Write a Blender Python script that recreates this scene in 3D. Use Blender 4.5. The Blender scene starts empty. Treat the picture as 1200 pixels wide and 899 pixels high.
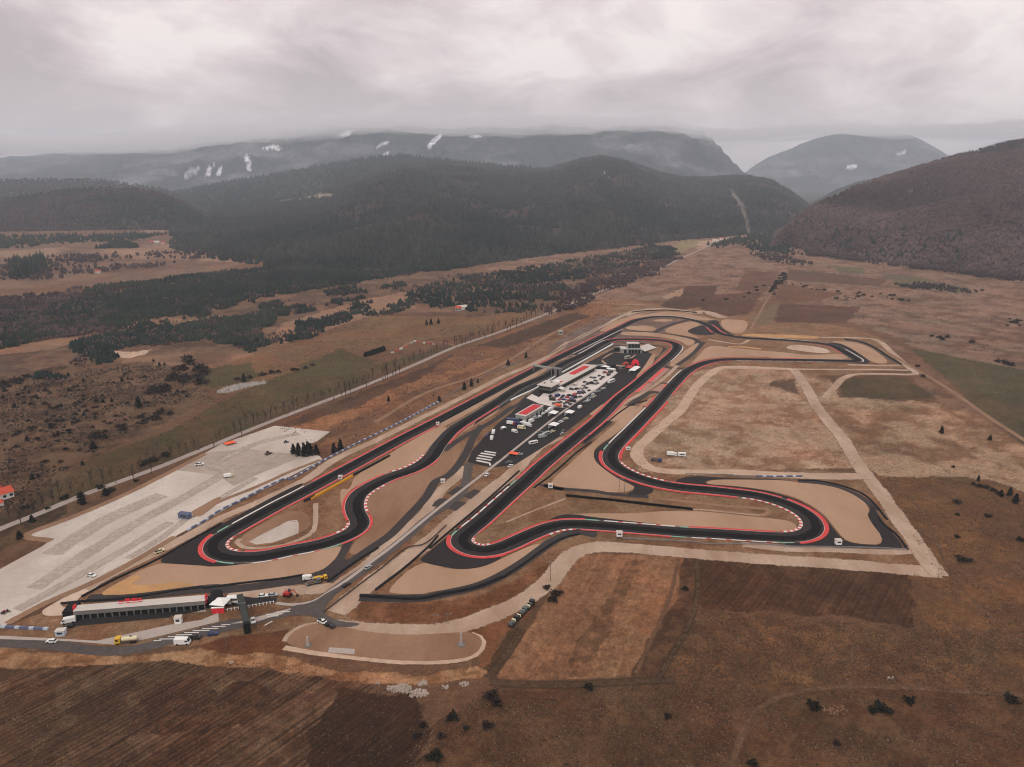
import bpy, bmesh, math, random
import numpy as np
from mathutils import Vector, Matrix
from mathutils.geometry import tessellate_polygon
random.seed(7); rng=np.random.default_rng(11)
SC=bpy.context.scene; COL=SC.collection; R=math.radians
# ------------------------------------------------------------------ camera
H=180.0; F=850.0; YH=205.0                      # drone height (m), focal length (px of the 1200 px photo), horizon row
PIT=math.atan((449.5-YH)/F); SP,CP=math.sin(PIT),math.cos(PIT)
cam=bpy.data.cameras.new('camera'); co=bpy.data.objects.new('camera',cam); COL.objects.link(co)
cam.sensor_width=36; cam.lens=36*F/1200; cam.clip_start=1; cam.clip_end=60000
co.location=(0,0,H); co.rotation_euler=(math.pi/2-PIT,0,0); SC.camera=co
# ------------------------------------------------------------------ overcast sky, sun, exposure
SUN_EL,SUN_AZ=R(52),R(205)                      # sun behind and left of the camera, behind cloud
w=bpy.data.worlds.new('World'); SC.world=w; w.use_nodes=True
nt=w.node_tree; N=nt.nodes; L=nt.links; N.clear()
def nd(t,**k):
    n=N.new(t)
    for a,b in k.items(): setattr(n,a,b)
    return n
out=nd('ShaderNodeOutputWorld'); bg=nd('ShaderNodeBackground'); bg.inputs['Strength'].default_value=0.1
sky=nd('ShaderNodeTexSky',sky_type='NISHITA',sun_disc=False,sun_elevation=SUN_EL,sun_rotation=SUN_AZ)
tc=nd('ShaderNodeTexCoord'); sep=nd('ShaderNodeSeparateXYZ'); L.new(tc.outputs['Generated'],sep.inputs[0])
def mth(op,a,b=None,c=None):
    n=nd('ShaderNodeMath',operation=op)
    for i,v in enumerate((a,b,c)):
        if v is None: continue
        if isinstance(v,(int,float)): n.inputs[i].default_value=v
        else: L.new(v,n.inputs[i])
    return n.outputs[0]
zc=mth('MAXIMUM',sep.outputs[2],0.0); den=mth('ADD',zc,0.34)
cx=mth('DIVIDE',sep.outputs[0],den); cy=mth('DIVIDE',sep.outputs[1],den)
cmb=nd('ShaderNodeCombineXYZ'); L.new(cx,cmb.inputs[0]); L.new(cy,cmb.inputs[1]); cmb.inputs[2].default_value=3.7
def wnoise(scale,det,rough,dist=0.0,off=0.0):
    mp=nd('ShaderNodeMapping'); mp.inputs['Location'].default_value=(off,off*.7,0); L.new(cmb.outputs[0],mp.inputs[0])
    n=nd('ShaderNodeTexNoise'); n.inputs['Scale'].default_value=scale; n.inputs['Detail'].default_value=det
    n.inputs['Roughness'].default_value=rough; n.inputs['Distortion'].default_value=dist; L.new(mp.outputs[0],n.inputs['Vector']); return n.outputs['Fac']
n1=wnoise(1.35,9,0.56,0.3,4.3); n2=wnoise(3.6,7,0.56,0.5,7.1)
cl=mth('ADD',mth('MULTIPLY',n1,0.62),mth('MULTIPLY',n2,0.38)); cl=mth('ADD',cl,mth('MULTIPLY',sep.outputs[0],0.075))
ramp=nd('ShaderNodeValToRGB'); L.new(cl,ramp.inputs[0])
e=ramp.color_ramp.elements
def s2l(c): return tuple(((x/255)/12.92 if x/255<=0.04045 else ((x/255+0.055)/1.055)**2.4) for x in c)
SKYK=13.2
def skc(c): return tuple(v*k for v,k in zip(s2l(c),(1.06,1.01,.965)))+(1,)
e[0].position=0.40; e[0].color=skc((169,160,163)); e[1].position=0.59; e[1].color=skc((225,218,219))
m=e.new(0.455); m.color=skc((187,176,180)); m=e.new(0.53); m.color=skc((209,199,202))
hz=nd('ShaderNodeMapRange'); L.new(zc,hz.inputs[0]); hz.inputs[1].default_value=0.0; hz.inputs[2].default_value=0.12; hz.inputs[3].default_value=0.6; hz.inputs[4].default_value=0.0
mixh=nd('ShaderNodeMix',data_type='RGBA'); L.new(hz.outputs[0],mixh.inputs[0]); L.new(ramp.outputs[0],mixh.inputs[6]); mixh.inputs[7].default_value=skc((212,202,203))
sc10=nd('ShaderNodeVectorMath',operation='SCALE'); L.new(mixh.outputs[2],sc10.inputs[0]); sc10.inputs['Scale'].default_value=SKYK
mixs=nd('ShaderNodeMix',data_type='RGBA'); mixs.inputs[0].default_value=0.94; L.new(sky.outputs[0],mixs.inputs[6]); L.new(sc10.outputs[0],mixs.inputs[7])
L.new(mixs.outputs[2],bg.inputs[0]); L.new(bg.outputs[0],out.inputs[0])
sun=bpy.data.lights.new('sun','SUN'); sun.energy=1.35; sun.angle=R(24); sun.color=(1,0.97,0.95)
so=bpy.data.objects.new('sun',sun); COL.objects.link(so)
sd=Vector((math.sin(SUN_AZ)*math.cos(SUN_EL),math.cos(SUN_AZ)*math.cos(SUN_EL),math.sin(SUN_EL)))
so.rotation_euler=sd.to_track_quat('Z','Y').to_euler(); so.location=(0,0,2000)
SC.view_settings.view_transform='Standard'; SC.view_settings.look='None'; SC.view_settings.gamma=1; SC.view_settings.exposure=0.08
SC.view_settings.use_curve_mapping=False
SC.cycles.volume_bounces=7; SC.cycles.filter_width=1.1; SC.cycles.max_bounces=8; SC.cycles.use_denoising=True
# ------------------------------------------------------------------ helpers
ALB=1.0
def alb(r,g,b):                                  # albedo from the tone a flat, open surface shows in the photo
    return tuple(min(0.85,v*k) for v,k in zip(s2l((r,g,b)),(1.03,1.13,1.11)))
TI=dict(A=(60,570),B=(220,560),C=(340,500),D=(500,400),E=(640,350),F=(500,550),G=(660,470),H=(660,550),I=(740,340),J=(900,370),K=(820,530),L=(920,540),M=(0,640),N=(180,640),O=(340,640),Q=(440,440))
def parse(s):                                    # survey traces: tile letter, then tile coordinates (6 per photo pixel)
    o=[]; t='p'
    for k in s.split():
        if ',' in k:
            x,y=map(float,k.split(',')); o.append((x,y) if t=='p' else (TI[t][0]+x/6,TI[t][1]+y/6))
        else: t=k
    return o
def un(x,y,z=0.0):                               # photo ray -> point on the level plane at height z
    u=(x-600)/F; v=(y-449.5)/F; t=(H-z)/(SP+v*CP); return (u*t,(CP-v*SP)*t)
def atY(x,y,Y):                                  # photo ray -> point at ground distance Y
    u=(x-600)/F; v=(y-449.5)/F; t=Y/(CP-v*SP); return (u*t,Y,H-t*(SP+v*CP))
def W(s): return [un(*q) for q in parse(s)]
def P1(t,x,y):
    if t=='p': return un(x,y)
    return un(TI[t][0]+x/6,TI[t][1]+y/6)
def fbm(x,y,scale,octv=4,seed=0,gain=0.5):
    x=np.asarray(x,float)/scale; y=np.asarray(y,float)/scale; r=np.zeros_like(x); a=1; tot=0
    for o in range(octv):
        xi=np.floor(x); yi=np.floor(y); fx=x-xi; fy=y-yi; fx=fx*fx*(3-2*fx); fy=fy*fy*(3-2*fy)
        def h(i,j):
            n=(i.astype(np.int64)*374761393+j.astype(np.int64)*668265263+(seed+o*31)*982451653)&0xffffffff
            n=((n^(n>>13))*1274126177)&0xffffffff; n=n^(n>>16); return (n&0xffff)/65535.0
        v=(h(xi,yi)*(1-fx)+h(xi+1,yi)*fx)*(1-fy)+(h(xi,yi+1)*(1-fx)+h(xi+1,yi+1)*fx)*fy
        r+=a*v; tot+=a; a*=gain; x=x*2.03+17.1; y=y*2.03+5.3
    return r/tot
def inpoly(X,Y,poly):
    px=np.array([p[0] for p in poly]); py=np.array([p[1] for p in poly])
    ins=np.zeros(X.shape,bool)
    bb=(X>=px.min())&(X<=px.max())&(Y>=py.min())&(Y<=py.max())
    if not bb.any(): return ins
    x=X[bb]; y=Y[bb]; c=np.zeros(x.shape,bool); j=len(poly)-1
    for i in range(len(poly)):
        if py[i]!=py[j]:
            k=((py[i]>y)!=(py[j]>y))&(x<(px[j]-px[i])*(y-py[i])/(py[j]-py[i])+px[i]); c^=k
        j=i
    ins[bb]=c; return ins
def chaikin(p,n=1,closed=True):
    for _ in range(n):
        q=[]
        m=len(p)
        rngi=range(m) if closed else range(m-1)
        if not closed: q.append(p[0])
        for i in rngi:
            a=p[i]; b=p[(i+1)%m]
            q.append((a[0]*.75+b[0]*.25,a[1]*.75+b[1]*.25)); q.append((a[0]*.25+b[0]*.75,a[1]*.25+b[1]*.75))
        if not closed: q.append(p[-1])
        p=q
    return p
def resample(p,step,closed=False):
    p=[np.array(q,float) for q in p]
    if closed: p=p+[p[0]]
    d=[0]
    for a,b in zip(p,p[1:]): d.append(d[-1]+np.linalg.norm(b-a))
    n=max(2,int(d[-1]/step)); s=np.linspace(0,d[-1],n+1)
    P=np.array(p); o=np.stack([np.interp(s,d,P[:,k]) for k in range(P.shape[1])],1)
    return o[:-1] if closed else o
def catmull(p,sub=8,closed=False):
    P=np.array(p,float); n=len(P); o=[]
    for i in range(n if closed else n-1):
        p1=P[i]; p2=P[(i+1)%n]
        p0=P[i-1] if (closed or i>0) else 2*p1-p2
        p3=P[(i+2)%n] if (closed or i+2<n) else 2*p2-p1
        t0=0; t1=t0+max(1e-3,np.linalg.norm(p1-p0)**.5); t2=t1+max(1e-3,np.linalg.norm(p2-p1)**.5); t3=t2+max(1e-3,np.linalg.norm(p3-p2)**.5)
        for k in range(sub):
            t=t1+(t2-t1)*k/sub
            A1=(t1-t)/(t1-t0)*p0+(t-t0)/(t1-t0)*p1; A2=(t2-t)/(t2-t1)*p1+(t-t1)/(t2-t1)*p2; A3=(t3-t)/(t3-t2)*p2+(t-t2)/(t3-t2)*p3
            B1=(t2-t)/(t2-t0)*A1+(t-t0)/(t2-t0)*A2; B2=(t3-t)/(t3-t1)*A2+(t-t1)/(t3-t1)*A3
            o.append((t2-t)/(t2-t1)*B1+(t-t1)/(t2-t1)*B2)
    if not closed: o.append(P[-1])
    return np.array(o)
def normals(P,closed=False):
    if closed: d=np.roll(P,-1,0)-np.roll(P,1,0)
    else:
        d=np.gradient(P,axis=0)
    d/=np.maximum(1e-6,np.linalg.norm(d,axis=1))[:,None]; return np.stack([d[:,1],-d[:,0]],1)   # to the right of travel
# ------------------------------------------------------------------ materials
MAT={}
def mat(name,col,rough=0.9,var=0.12,scales=(0.06,0.9),attr=None,spec=0.04,metal=0.0,bump=0.0,fur=False,tint=None,edge=False):
    if name in MAT: return MAT[name]
    m=bpy.data.materials.new(name); m.use_nodes=True; t=m.node_tree; n=t.nodes; l=t.links
    b=n['Principled BSDF']; b.inputs['Roughness'].default_value=rough; b.inputs['Metallic'].default_value=metal
    b.inputs['Specular IOR Level'].default_value=spec
    if attr:
        a=n.new('ShaderNodeAttribute'); a.attribute_name=attr; src=a.outputs['Color']
    else:
        a=n.new('ShaderNodeRGB'); a.outputs[0].default_value=tuple(col)+(1,); src=a.outputs[0]
    if var>0:
        g=n.new('ShaderNodeNewGeometry'); prev=None
        for k,s in enumerate(scales):
            s,va=s if isinstance(s,tuple) else (s,var)
            x=n.new('ShaderNodeTexNoise'); x.inputs['Scale'].default_value=s; x.inputs['Detail'].default_value=5; x.inputs['Roughness'].default_value=0.6
            l.new(g.outputs['Position'],x.inputs['Vector'])
            mr=n.new('ShaderNodeMapRange'); mr.inputs[1].default_value=0.3; mr.inputs[2].default_value=0.7; mr.inputs[3].default_value=1-va; mr.inputs[4].default_value=1+va
            mr.clamp=True
            l.new(x.outputs['Fac'],mr.inputs[0])
            if prev is None: prev=mr.outputs[0]
            else:
                mm=n.new('ShaderNodeMath'); mm.operation='MULTIPLY'; l.new(prev,mm.inputs[0]); l.new(mr.outputs[0],mm.inputs[1]); prev=mm.outputs[0]
        if fur:                                  # plough rows where the field mask asks for them
            mp=n.new('ShaderNodeMapping'); mp.inputs['Rotation'].default_value=(0,0,fur); l.new(g.outputs['Position'],mp.inputs[0])
            wv=n.new('ShaderNodeTexWave'); wv.inputs['Scale'].default_value=0.15; wv.inputs['Distortion'].default_value=3.0; wv.inputs['Detail'].default_value=3; wv.inputs['Detail Scale'].default_value=0.25
            l.new(mp.outputs[0],wv.inputs['Vector'])
            at=n.new('ShaderNodeAttribute'); at.attribute_name='furrow'
            r2=n.new('ShaderNodeMapRange'); r2.inputs[3].default_value=-0.17; r2.inputs[4].default_value=0.17; l.new(wv.outputs['Fac'],r2.inputs[0])
            mp2=n.new('ShaderNodeMapping'); mp2.inputs['Scale'].default_value=(.55,.018,1); l.new(mp.outputs[0],mp2.inputs[0])
            sx=n.new('ShaderNodeTexNoise'); sx.inputs['Scale'].default_value=1.0; sx.inputs['Detail'].default_value=6; sx.inputs['Roughness'].default_value=.7; l.new(mp2.outputs[0],sx.inputs['Vector'])
            r3=n.new('ShaderNodeMapRange'); r3.inputs[1].default_value=.3; r3.inputs[2].default_value=.7; r3.inputs[3].default_value=-.62; r3.inputs[4].default_value=.62; l.new(sx.outputs['Fac'],r3.inputs[0])
            ad0=n.new('ShaderNodeMath'); l.new(r2.outputs[0],ad0.inputs[0]); l.new(r3.outputs[0],ad0.inputs[1])
            m2=n.new('ShaderNodeMath'); m2.operation='MULTIPLY_ADD'; l.new(ad0.outputs[0],m2.inputs[0]); l.new(at.outputs['Fac'],m2.inputs[1]); m2.inputs[2].default_value=1
            mm=n.new('ShaderNodeMath'); mm.operation='MULTIPLY'; l.new(prev,mm.inputs[0]); l.new(m2.outputs[0],mm.inputs[1]); prev=mm.outputs[0]
        sc=n.new('ShaderNodeVectorMath'); sc.operation='SCALE'; l.new(src,sc.inputs[0]); l.new(prev,sc.inputs['Scale']); src=sc.outputs[0]
    if tint:                                     # slow drift towards a second tone
        g=n.new('ShaderNodeNewGeometry'); mp=n.new('ShaderNodeMapping'); mp.inputs['Rotation'].default_value=(0,0,R(-38)); mp.inputs['Scale'].default_value=(1,.35,1); l.new(g.outputs['Position'],mp.inputs[0])
        x=n.new('ShaderNodeTexNoise'); x.inputs['Scale'].default_value=tint[1]; x.inputs['Detail'].default_value=6; x.inputs['Roughness'].default_value=.62; l.new(mp.outputs[0],x.inputs['Vector'])
        mr=n.new('ShaderNodeMapRange'); mr.inputs[1].default_value=.42; mr.inputs[2].default_value=.66; l.new(x.outputs['Fac'],mr.inputs[0])
        mx=n.new('ShaderNodeMix'); mx.data_type='RGBA'; l.new(mr.outputs[0],mx.inputs[0]); l.new(src,mx.inputs[6]); mx.inputs[7].default_value=tuple(tint[0])+(1,); src=mx.outputs[2]
    l.new(src,b.inputs['Base Color'])
    if edge:                                     # gravel thins out in patches at its edge
        at=n.new('ShaderNodeAttribute'); at.attribute_name='edge'; g=n.new('ShaderNodeNewGeometry'); x=n.new('ShaderNodeTexNoise'); x.inputs['Scale'].default_value=.45; x.inputs['Detail'].default_value=5; l.new(g.outputs['Position'],x.inputs['Vector'])
        ad=n.new('ShaderNodeMath'); ad.operation='MULTIPLY_ADD'; l.new(at.outputs['Fac'],ad.inputs[0]); ad.inputs[1].default_value=1.15*float(edge); l.new(x.outputs['Fac'],ad.inputs[2])
        mr=n.new('ShaderNodeMapRange'); mr.inputs[1].default_value=.62 if edge is True else .38; mr.inputs[2].default_value=.95 if edge is True else 1.25; l.new(ad.outputs[0],mr.inputs[0]); l.new(mr.outputs[0],b.inputs['Alpha'])
    if bump>0:
        g=n.new('ShaderNodeNewGeometry'); x=n.new('ShaderNodeTexNoise'); x.inputs['Scale'].default_value=0.02; x.inputs['Detail'].default_value=8
        l.new(g.outputs['Position'],x.inputs['Vector']); bp=n.new('ShaderNodeBump'); bp.inputs['Strength'].default_value=bump; bp.inputs['Distance'].default_value=30
        l.new(x.outputs['Fac'],bp.inputs['Height']); l.new(bp.outputs[0],b.inputs['Normal'])
    MAT[name]=m; return m
_a,_b=un(100,890),un(300,775)
mat('ground',(0,0,0),attr='Col',var=0.28,scales=((0.04,.1),(0.18,.14),(0.45,.24),(1.1,.3),(2.6,.25)),fur=math.atan2(_b[0]-_a[0],_b[1]-_a[1]))
mat('pad',alb(188,171,161),var=0.1,scales=(0.012,0.06,0.5),tint=(alb(166,146,135),.022))
mat('padgrey',alb(158,139,128),var=0.1,scales=(0.03,0.2))
mat('road',alb(188,160,143),var=0.1,scales=(0.05,0.5),tint=(alb(164,134,114),.05))
mat('road_soft',alb(170,142,124),var=0.12,scales=(0.05,0.5),tint=(alb(150,120,100),.06),edge=True)
mat('publicroad',alb(150,134,127),var=0.08)
mat('dirt',alb(132,100,79),var=0.15,edge=True)
mat('dirtdark',alb(106,76,57),var=0.2,scales=(.1,.5),edge=True)
mat('sandpath',alb(176,145,124),var=0.14,scales=(.08,.5),edge=True)
mat('trap',alb(166,131,108),var=0.06,scales=(0.03,0.6),tint=(alb(152,118,94),.03))
mat('trapdark',alb(140,106,84),var=0.1,scales=(0.03,0.5),tint=(alb(122,89,68),.04))
mat('orange',alb(180,134,90),var=0.1,scales=(0.04,0.3),tint=(alb(160,120,88),.05))
mat('runoff',alb(46,40,40),var=0.1,scales=(0.03,0.5),rough=0.8)
mat('tarmac',alb(46,42,42),var=0.1,scales=(0.05,0.5),rough=0.8)
mat('tarmac_old',alb(82,73,70),var=0.14,scales=(0.05,0.4))
mat('parking',alb(64,57,55),var=0.16,scales=(0.1,0.7))
mat('track',alb(49,43,42),var=0.16,scales=(0.015,0.08,1.2),rough=0.75)
mat('sidewalk',alb(164,147,139),var=0.06)
mat('slab',alb(202,186,180),var=0.06)
mat('runpink',alb(160,120,108),var=0.12,scales=(0.2,1))
mat('redpaint',alb(206,80,76),var=0.08)
mat('kerb_red',alb(192,70,68),var=0.1,scales=(0.1,1.0))
mat('kerb_white',alb(206,193,186),var=0.06)
mat('kerb_green',alb(108,160,135),var=0.06)
mat('line_white',alb(200,189,183),var=0.08)
mat('tyre',(0.016,0.016,0.017),var=0.3,scales=(0.5,2))
mat('rail',alb(128,124,124),var=0.15,scales=(0.2,1),rough=0.5)
mat('blue',alb(92,95,118),var=0.2,scales=(0.3,1.5)); mat('bluepale',alb(176,178,188),var=0.1)
mat('yellow',alb(208,142,40),var=0.12); mat('white',alb(224,216,212),var=0.04,rough=0.5)
mat('roof_light',alb(190,176,168),var=0.06); mat('facade_grey',alb(118,112,108),var=0.08); mat('facade_pale',alb(150,146,140),var=0.06)
mat('dark',(0.012,0.013,0.013),var=0.2,rough=0.5); mat('glass',(0.02,0.025,0.03),var=0,rough=0.08,spec=0.6)
mat('red',alb(205,48,56),var=0.08,rough=0.6); mat('redroof',alb(186,66,68),var=0.14,scales=(0.3,1.2)); mat('redtile',alb(178,76,58),var=0.14,scales=(0.4,2))
mat('blackwall',(0.006,0.006,0.006),var=0.1); mat('steel',alb(120,118,116),rough=0.4,metal=0.5,var=0.05)
mat('bark',(0.05,0.04,0.035),var=0.2,scales=(0.5,3)); mat('twig',(0.038,0.029,0.026),var=0.25,scales=(0.4,2))
mat('needle',(0.010,0.0135,0.010),var=0.45,scales=(0.35,2.0)); mat('shrub',(0.018,0.018,0.012),var=0.45,scales=(0.4,2)); mat('shrub_brown',(0.036,0.026,0.021),var=0.4,scales=(0.4,2))
mat('forest',(0,0,0),attr='Col',var=0.25,scales=(0.004,0.05)); mat('hill',(0,0,0),attr='Col',var=0.35,scales=(0.004,0.02,0.1)); mat('mountain',(0,0,0),attr='Col',var=0.4,scales=(0.0015,0.005,0.014),bump=0.9)
PAINT=dict(white=alb(222,214,210),silver=alb(160,158,156),grey=alb(90,88,88),black=(0.01,0.01,0.011),blue=alb(40,56,104),red=alb(170,34,32),orange=alb(226,84,34),yellow=alb(212,160,30),green=alb(70,84,78),cream=alb(214,196,160),brown=alb(92,68,54))
for k,v in PAINT.items(): mat('paint_'+k,v,var=0.05,rough=0.35,spec=0.5)
mat('verge',alb(76,56,42),var=.25,scales=(.1,.5),edge=.62)
mat('dirtfaint',alb(106,77,58),var=.2,scales=(.1,.5),edge=.42)
mat('tarmac_service',alb(60,53,52),var=.12,scales=(.05,.4),rough=.8)
mat('gantry_dark',alb(62,62,60),var=.1)
mat('fence_dark',alb(78,60,54),var=.1)
mat('padtrack',alb(176,157,146),var=.12,scales=(.05,.4),edge=.45)
mat('rubber',(.009,.008,.008),var=.2,scales=(.05,.6),edge=True)
# ------------------------------------------------------------------ mesh building
class MB:
    def __init__(s): s.v=[]; s.f=[]; s.m=[]; s.mats=[]
    def mi(s,name):
        if name not in s.mats: s.mats.append(name)
        return s.mats.index(name)
    def quad(s,pts,mat):
        b=len(s.v); s.v+= [tuple(p) for p in pts]; s.f.append(tuple(range(b,b+len(pts)))); s.m.append(s.mi(mat))
    def box(s,x0,x1,y0,y1,z0,z1,mat,tx=0,ty=0,M=None):    # tx, ty: inset of the top (taper)
        c=[(x0,y0,z0),(x1,y0,z0),(x1,y1,z0),(x0,y1,z0),(x0+tx,y0+ty,z1),(x1-tx,y0+ty,z1),(x1-tx,y1-ty,z1),(x0+tx,y1-ty,z1)]
        if M is not None: c=[tuple(M@Vector(q)) for q in c]
        b=len(s.v); s.v+=c; k=s.mi(mat)
        for f in ((0,3,2,1),(4,5,6,7),(0,1,5,4),(1,2,6,5),(2,3,7,6),(3,0,4,7)): s.f.append(tuple(b+i for i in f)); s.m.append(k)
    def prism(s,foot,z0,z1,mat,top=None):
        n=len(foot); b=len(s.v); s.v+=[(p[0],p[1],z0) for p in foot]+[(p[0],p[1],z1) for p in foot]; k=s.mi(mat); kt=s.mi(top or mat)
        for i in range(n): j=(i+1)%n; s.f.append((b+i,b+j,b+n+j,b+n+i)); s.m.append(k)
        s.f.append(tuple(b+n+i for i in range(n))); s.m.append(kt); s.f.append(tuple(b+n-1-i for i in range(n))); s.m.append(k)
    def profile(s,pts,y0,y1,mat,inset=0.0,idx=None):      # side profile in x-z extruded along y
        n=len(pts); b=len(s.v); s.v+=[(x,y0+(inset if idx and i in idx else 0),z) for i,(x,z) in enumerate(pts)]+[(x,y1-(inset if idx and i in idx else 0),z) for i,(x,z) in enumerate(pts)]; k=s.mi(mat)
        for i in range(n): j=(i+1)%n; s.f.append((b+i,b+j,b+n+j,b+n+i)); s.m.append(k)
        s.f.append(tuple(b+i for i in range(n))[::-1]); s.m.append(k); s.f.append(tuple(b+n+i for i in range(n))); s.m.append(k)
    def tube(s,a,b_,r0,r1,mat,n=6,cap=True):
        a=Vector(a); b_=Vector(b_); d=(b_-a).normalized(); u=d.orthogonal().normalized(); w_=d.cross(u); b=len(s.v); k=s.mi(mat)
        for q,r in ((a,r0),(b_,r1)):
            for i in range(n):
                t=2*math.pi*i/n; s.v.append(tuple(q+(u*math.cos(t)+w_*math.sin(t))*r))
        for i in range(n): j=(i+1)%n; s.f.append((b+i,b+j,b+n+j,b+n+i)); s.m.append(k)
        if cap: s.f.append(tuple(b+n+i for i in range(n))); s.m.append(k); s.f.append(tuple(b+n-1-i for i in range(n))); s.m.append(k)
    def mesh(s,name):
        me=bpy.data.meshes.new(name); me.from_pydata(s.v,[],s.f)
        for q in s.mats: me.materials.append(MAT[q])
        me.polygons.foreach_set('material_index',s.m); me.update(); return me
    def build(s,name,parent=None):
        return link(name,s.mesh(name),parent)
def link(name,me,parent=None):
    o=bpy.data.objects.new(name,me); COL.objects.link(o)
    if parent is not None: o.parent=parent
    return o
def tag(o,label,cat,group=None):
    o['label']=label; o['category']=cat
    if group: o['group']=group
    return o
def struct(o): o['kind']='structure'; return o
def empty(name,x,y,z=0,rz=0,label=None,cat=None,group=None):
    o=bpy.data.objects.new(name,None); COL.objects.link(o); o.location=(x,y,z); o.rotation_euler=(0,0,rz); o.empty_display_size=1
    if label: tag(o,label,cat,group)
    return o
def npmesh(name,V,Fc,matname,cols=None,extra=None):
    me=bpy.data.meshes.new(name); V=np.asarray(V,np.float32); Fc=np.asarray(Fc,np.int32); k=Fc.shape[1]
    me.vertices.add(len(V)); me.vertices.foreach_set('co',V.ravel()); me.loops.add(Fc.size); me.loops.foreach_set('vertex_index',Fc.ravel())
    me.polygons.add(len(Fc)); me.polygons.foreach_set('loop_start',np.arange(0,Fc.size,k,dtype=np.int32)); me.polygons.foreach_set('loop_total',np.full(len(Fc),k,np.int32))
    me.update(calc_edges=True); me.materials.append(MAT[matname])
    if cols is not None:
        a=me.attributes.new('Col','FLOAT_COLOR','POINT'); a.data.foreach_set('color',np.concatenate([cols,np.ones((len(cols),1))],1).astype(np.float32).ravel())
    if extra:
        for kx,vx in extra.items():
            a=me.attributes.new(kx,'FLOAT','POINT'); a.data.foreach_set('value',vx.astype(np.float32))
    me.validate(); return me
HAZE=8.2e-5
# ------------------------------------------------------------------ survey of the circuit
CENTER="""I 50,207 E 560,185 530,200 450,238 300,312 100,410 D 700,232 400,390 100,548 C 800,82 300,352 0,511
B 700,160 500,268 300,380 215,432 186,470 186,508 230,542 320,560 420,563 560,548 720,512 C 150,845 300,805 390,770 455,735 490,697 492,662 470,625 452,575 457,525 480,482 530,442 600,402
Q 100,715 250,665 340,618 403,560 440,500 482,450 527,400 600,345 700,285 D 500,425 650,325 840,245
E 120,460 240,406 330,358 390,322 440,300 500,289 600,287 700,289 800,294 870,305 912,323 922,347 893,387 843,432 755,503 640,602 520,697 400,820
G 165,200 D 1025,700 795,890 F 733,50 622,150 510,250 400,350 277,450 238,490 245,528 300,562 380,578 460,572 560,540 680,485 820,425 920,395 1020,386
H 200,393 400,408 700,432 900,447 K 0,568 250,583 500,597 650,600 740,585 795,550 800,505 760,450 680,398 550,345 400,307 230,285
G 1000,625 850,612 680,585 520,540 420,495 350,445 330,400 338,360 385,300 485,200 660,20 E 805,710 900,600 1000,505 1090,462
I 570,500 640,491 750,487 900,490 J 0,310 200,313 400,316 540,319 612,322 628,312 580,280 520,245 450,212 300,188 0,165
I 840,340 760,333 690,322 620,305 585,285 555,258 510,235 440,214 350,196 270,187 180,187"""
# side, start, end, pattern
KERBS=[
('R','I 50,200','C 160,390','r'),('R','C 100,415','B 300,330','w'),('R','B 280,345','B 200,385','g'),('R','B 170,405','B 215,585','r+'),
('R','B 225,590','B 340,595','g'),('R','B 440,597','B 930,515','wr'),('R','B 960,505','B 1080,465','g'),('R','B 1095,460','C 530,620','r'),
('R','C 520,610','C 690,400','rw'),('R','C 700,395','Q 420,590','r'),('R','Q 505,480','Q 880,215','r'),
('R','E 430,305','E 870,335','r'),('R','E 880,350','F 640,75','r'),('R','F 630,80','F 590,115','g'),('R','F 585,118','F 250,420','wr'),('R','F 235,435','F 185,465','g'),
]
# L/R for pit straight: travelling down-left, upper-left edge is R
KERBS+=[('R','F 165,470','F 550,605','r+'),('R','F 570,600','F 830,465','r'),('R','F 840,460','F 1050,412','rw'),('R','F 1070,412','H 750,470','r'),
('R','H 765,470','H 880,477','g'),('R','H 890,478','K 520,620','wr'),('R','K 530,622','K 660,630','g'),('R','K 680,632','K 600,325','r+'),('R','K 580,320','G 760,580','r'),
('R','G 735,572','G 400,425','rw'),('R','G 390,410','G 740,0','r+'),('R','E 860,680','I 700,492','r'),('R','I 720,492','J 400,318','wr'),('R','J 640,325','J 540,235','w'),
('R','J 300,188','J 0,160','w'),('R','I 640,310','I 560,245','r'),('R','I 430,210','I 200,185','w'),
('L','E 530,215','E 190,390','w'),('L','D 90,580','B 345,405','r'),('L','B 335,410','B 370,530','rw'),('L','B 380,530','B 1010,400','r'),
('L','B 1020,400','C 420,675','rw'),('L','C 420,660','C 700,345','r'),('L','C 720,335','C 945,190','rw'),
('L','E 240,390','E 430,298','w'),('L','E 440,293','E 950,318','r'),('L','E 965,340','E 860,445','w'),('L','E 600,665','G 170,245','r'),('L','G 160,250','F 350,455','r-'),
('L','F 335,475','F 470,530','rw'),('L','F 480,525','F 1100,355','r'),('L','H 150,360','H 260,367','g'),('L','H 270,370','H 790,408','wr'),('L','H 810,410','H 885,413','g'),
('L','H 895,415','K 550,570','r'),('L','K 570,570','K 290,312','rw'),('L','K 270,310','G 270,355','r+'),('L','G 290,340','G 320,312','g'),('L','G 325,305','G 590,50','w'),
('L','G 600,40','E 785,690','r'),('L','E 870,600','E 970,510','w'),('L','E 990,480','I 1190,484','r'),('L','J 400,265','J 300,190','r'),('L','I 560,300','I 525,262','r')]
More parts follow.
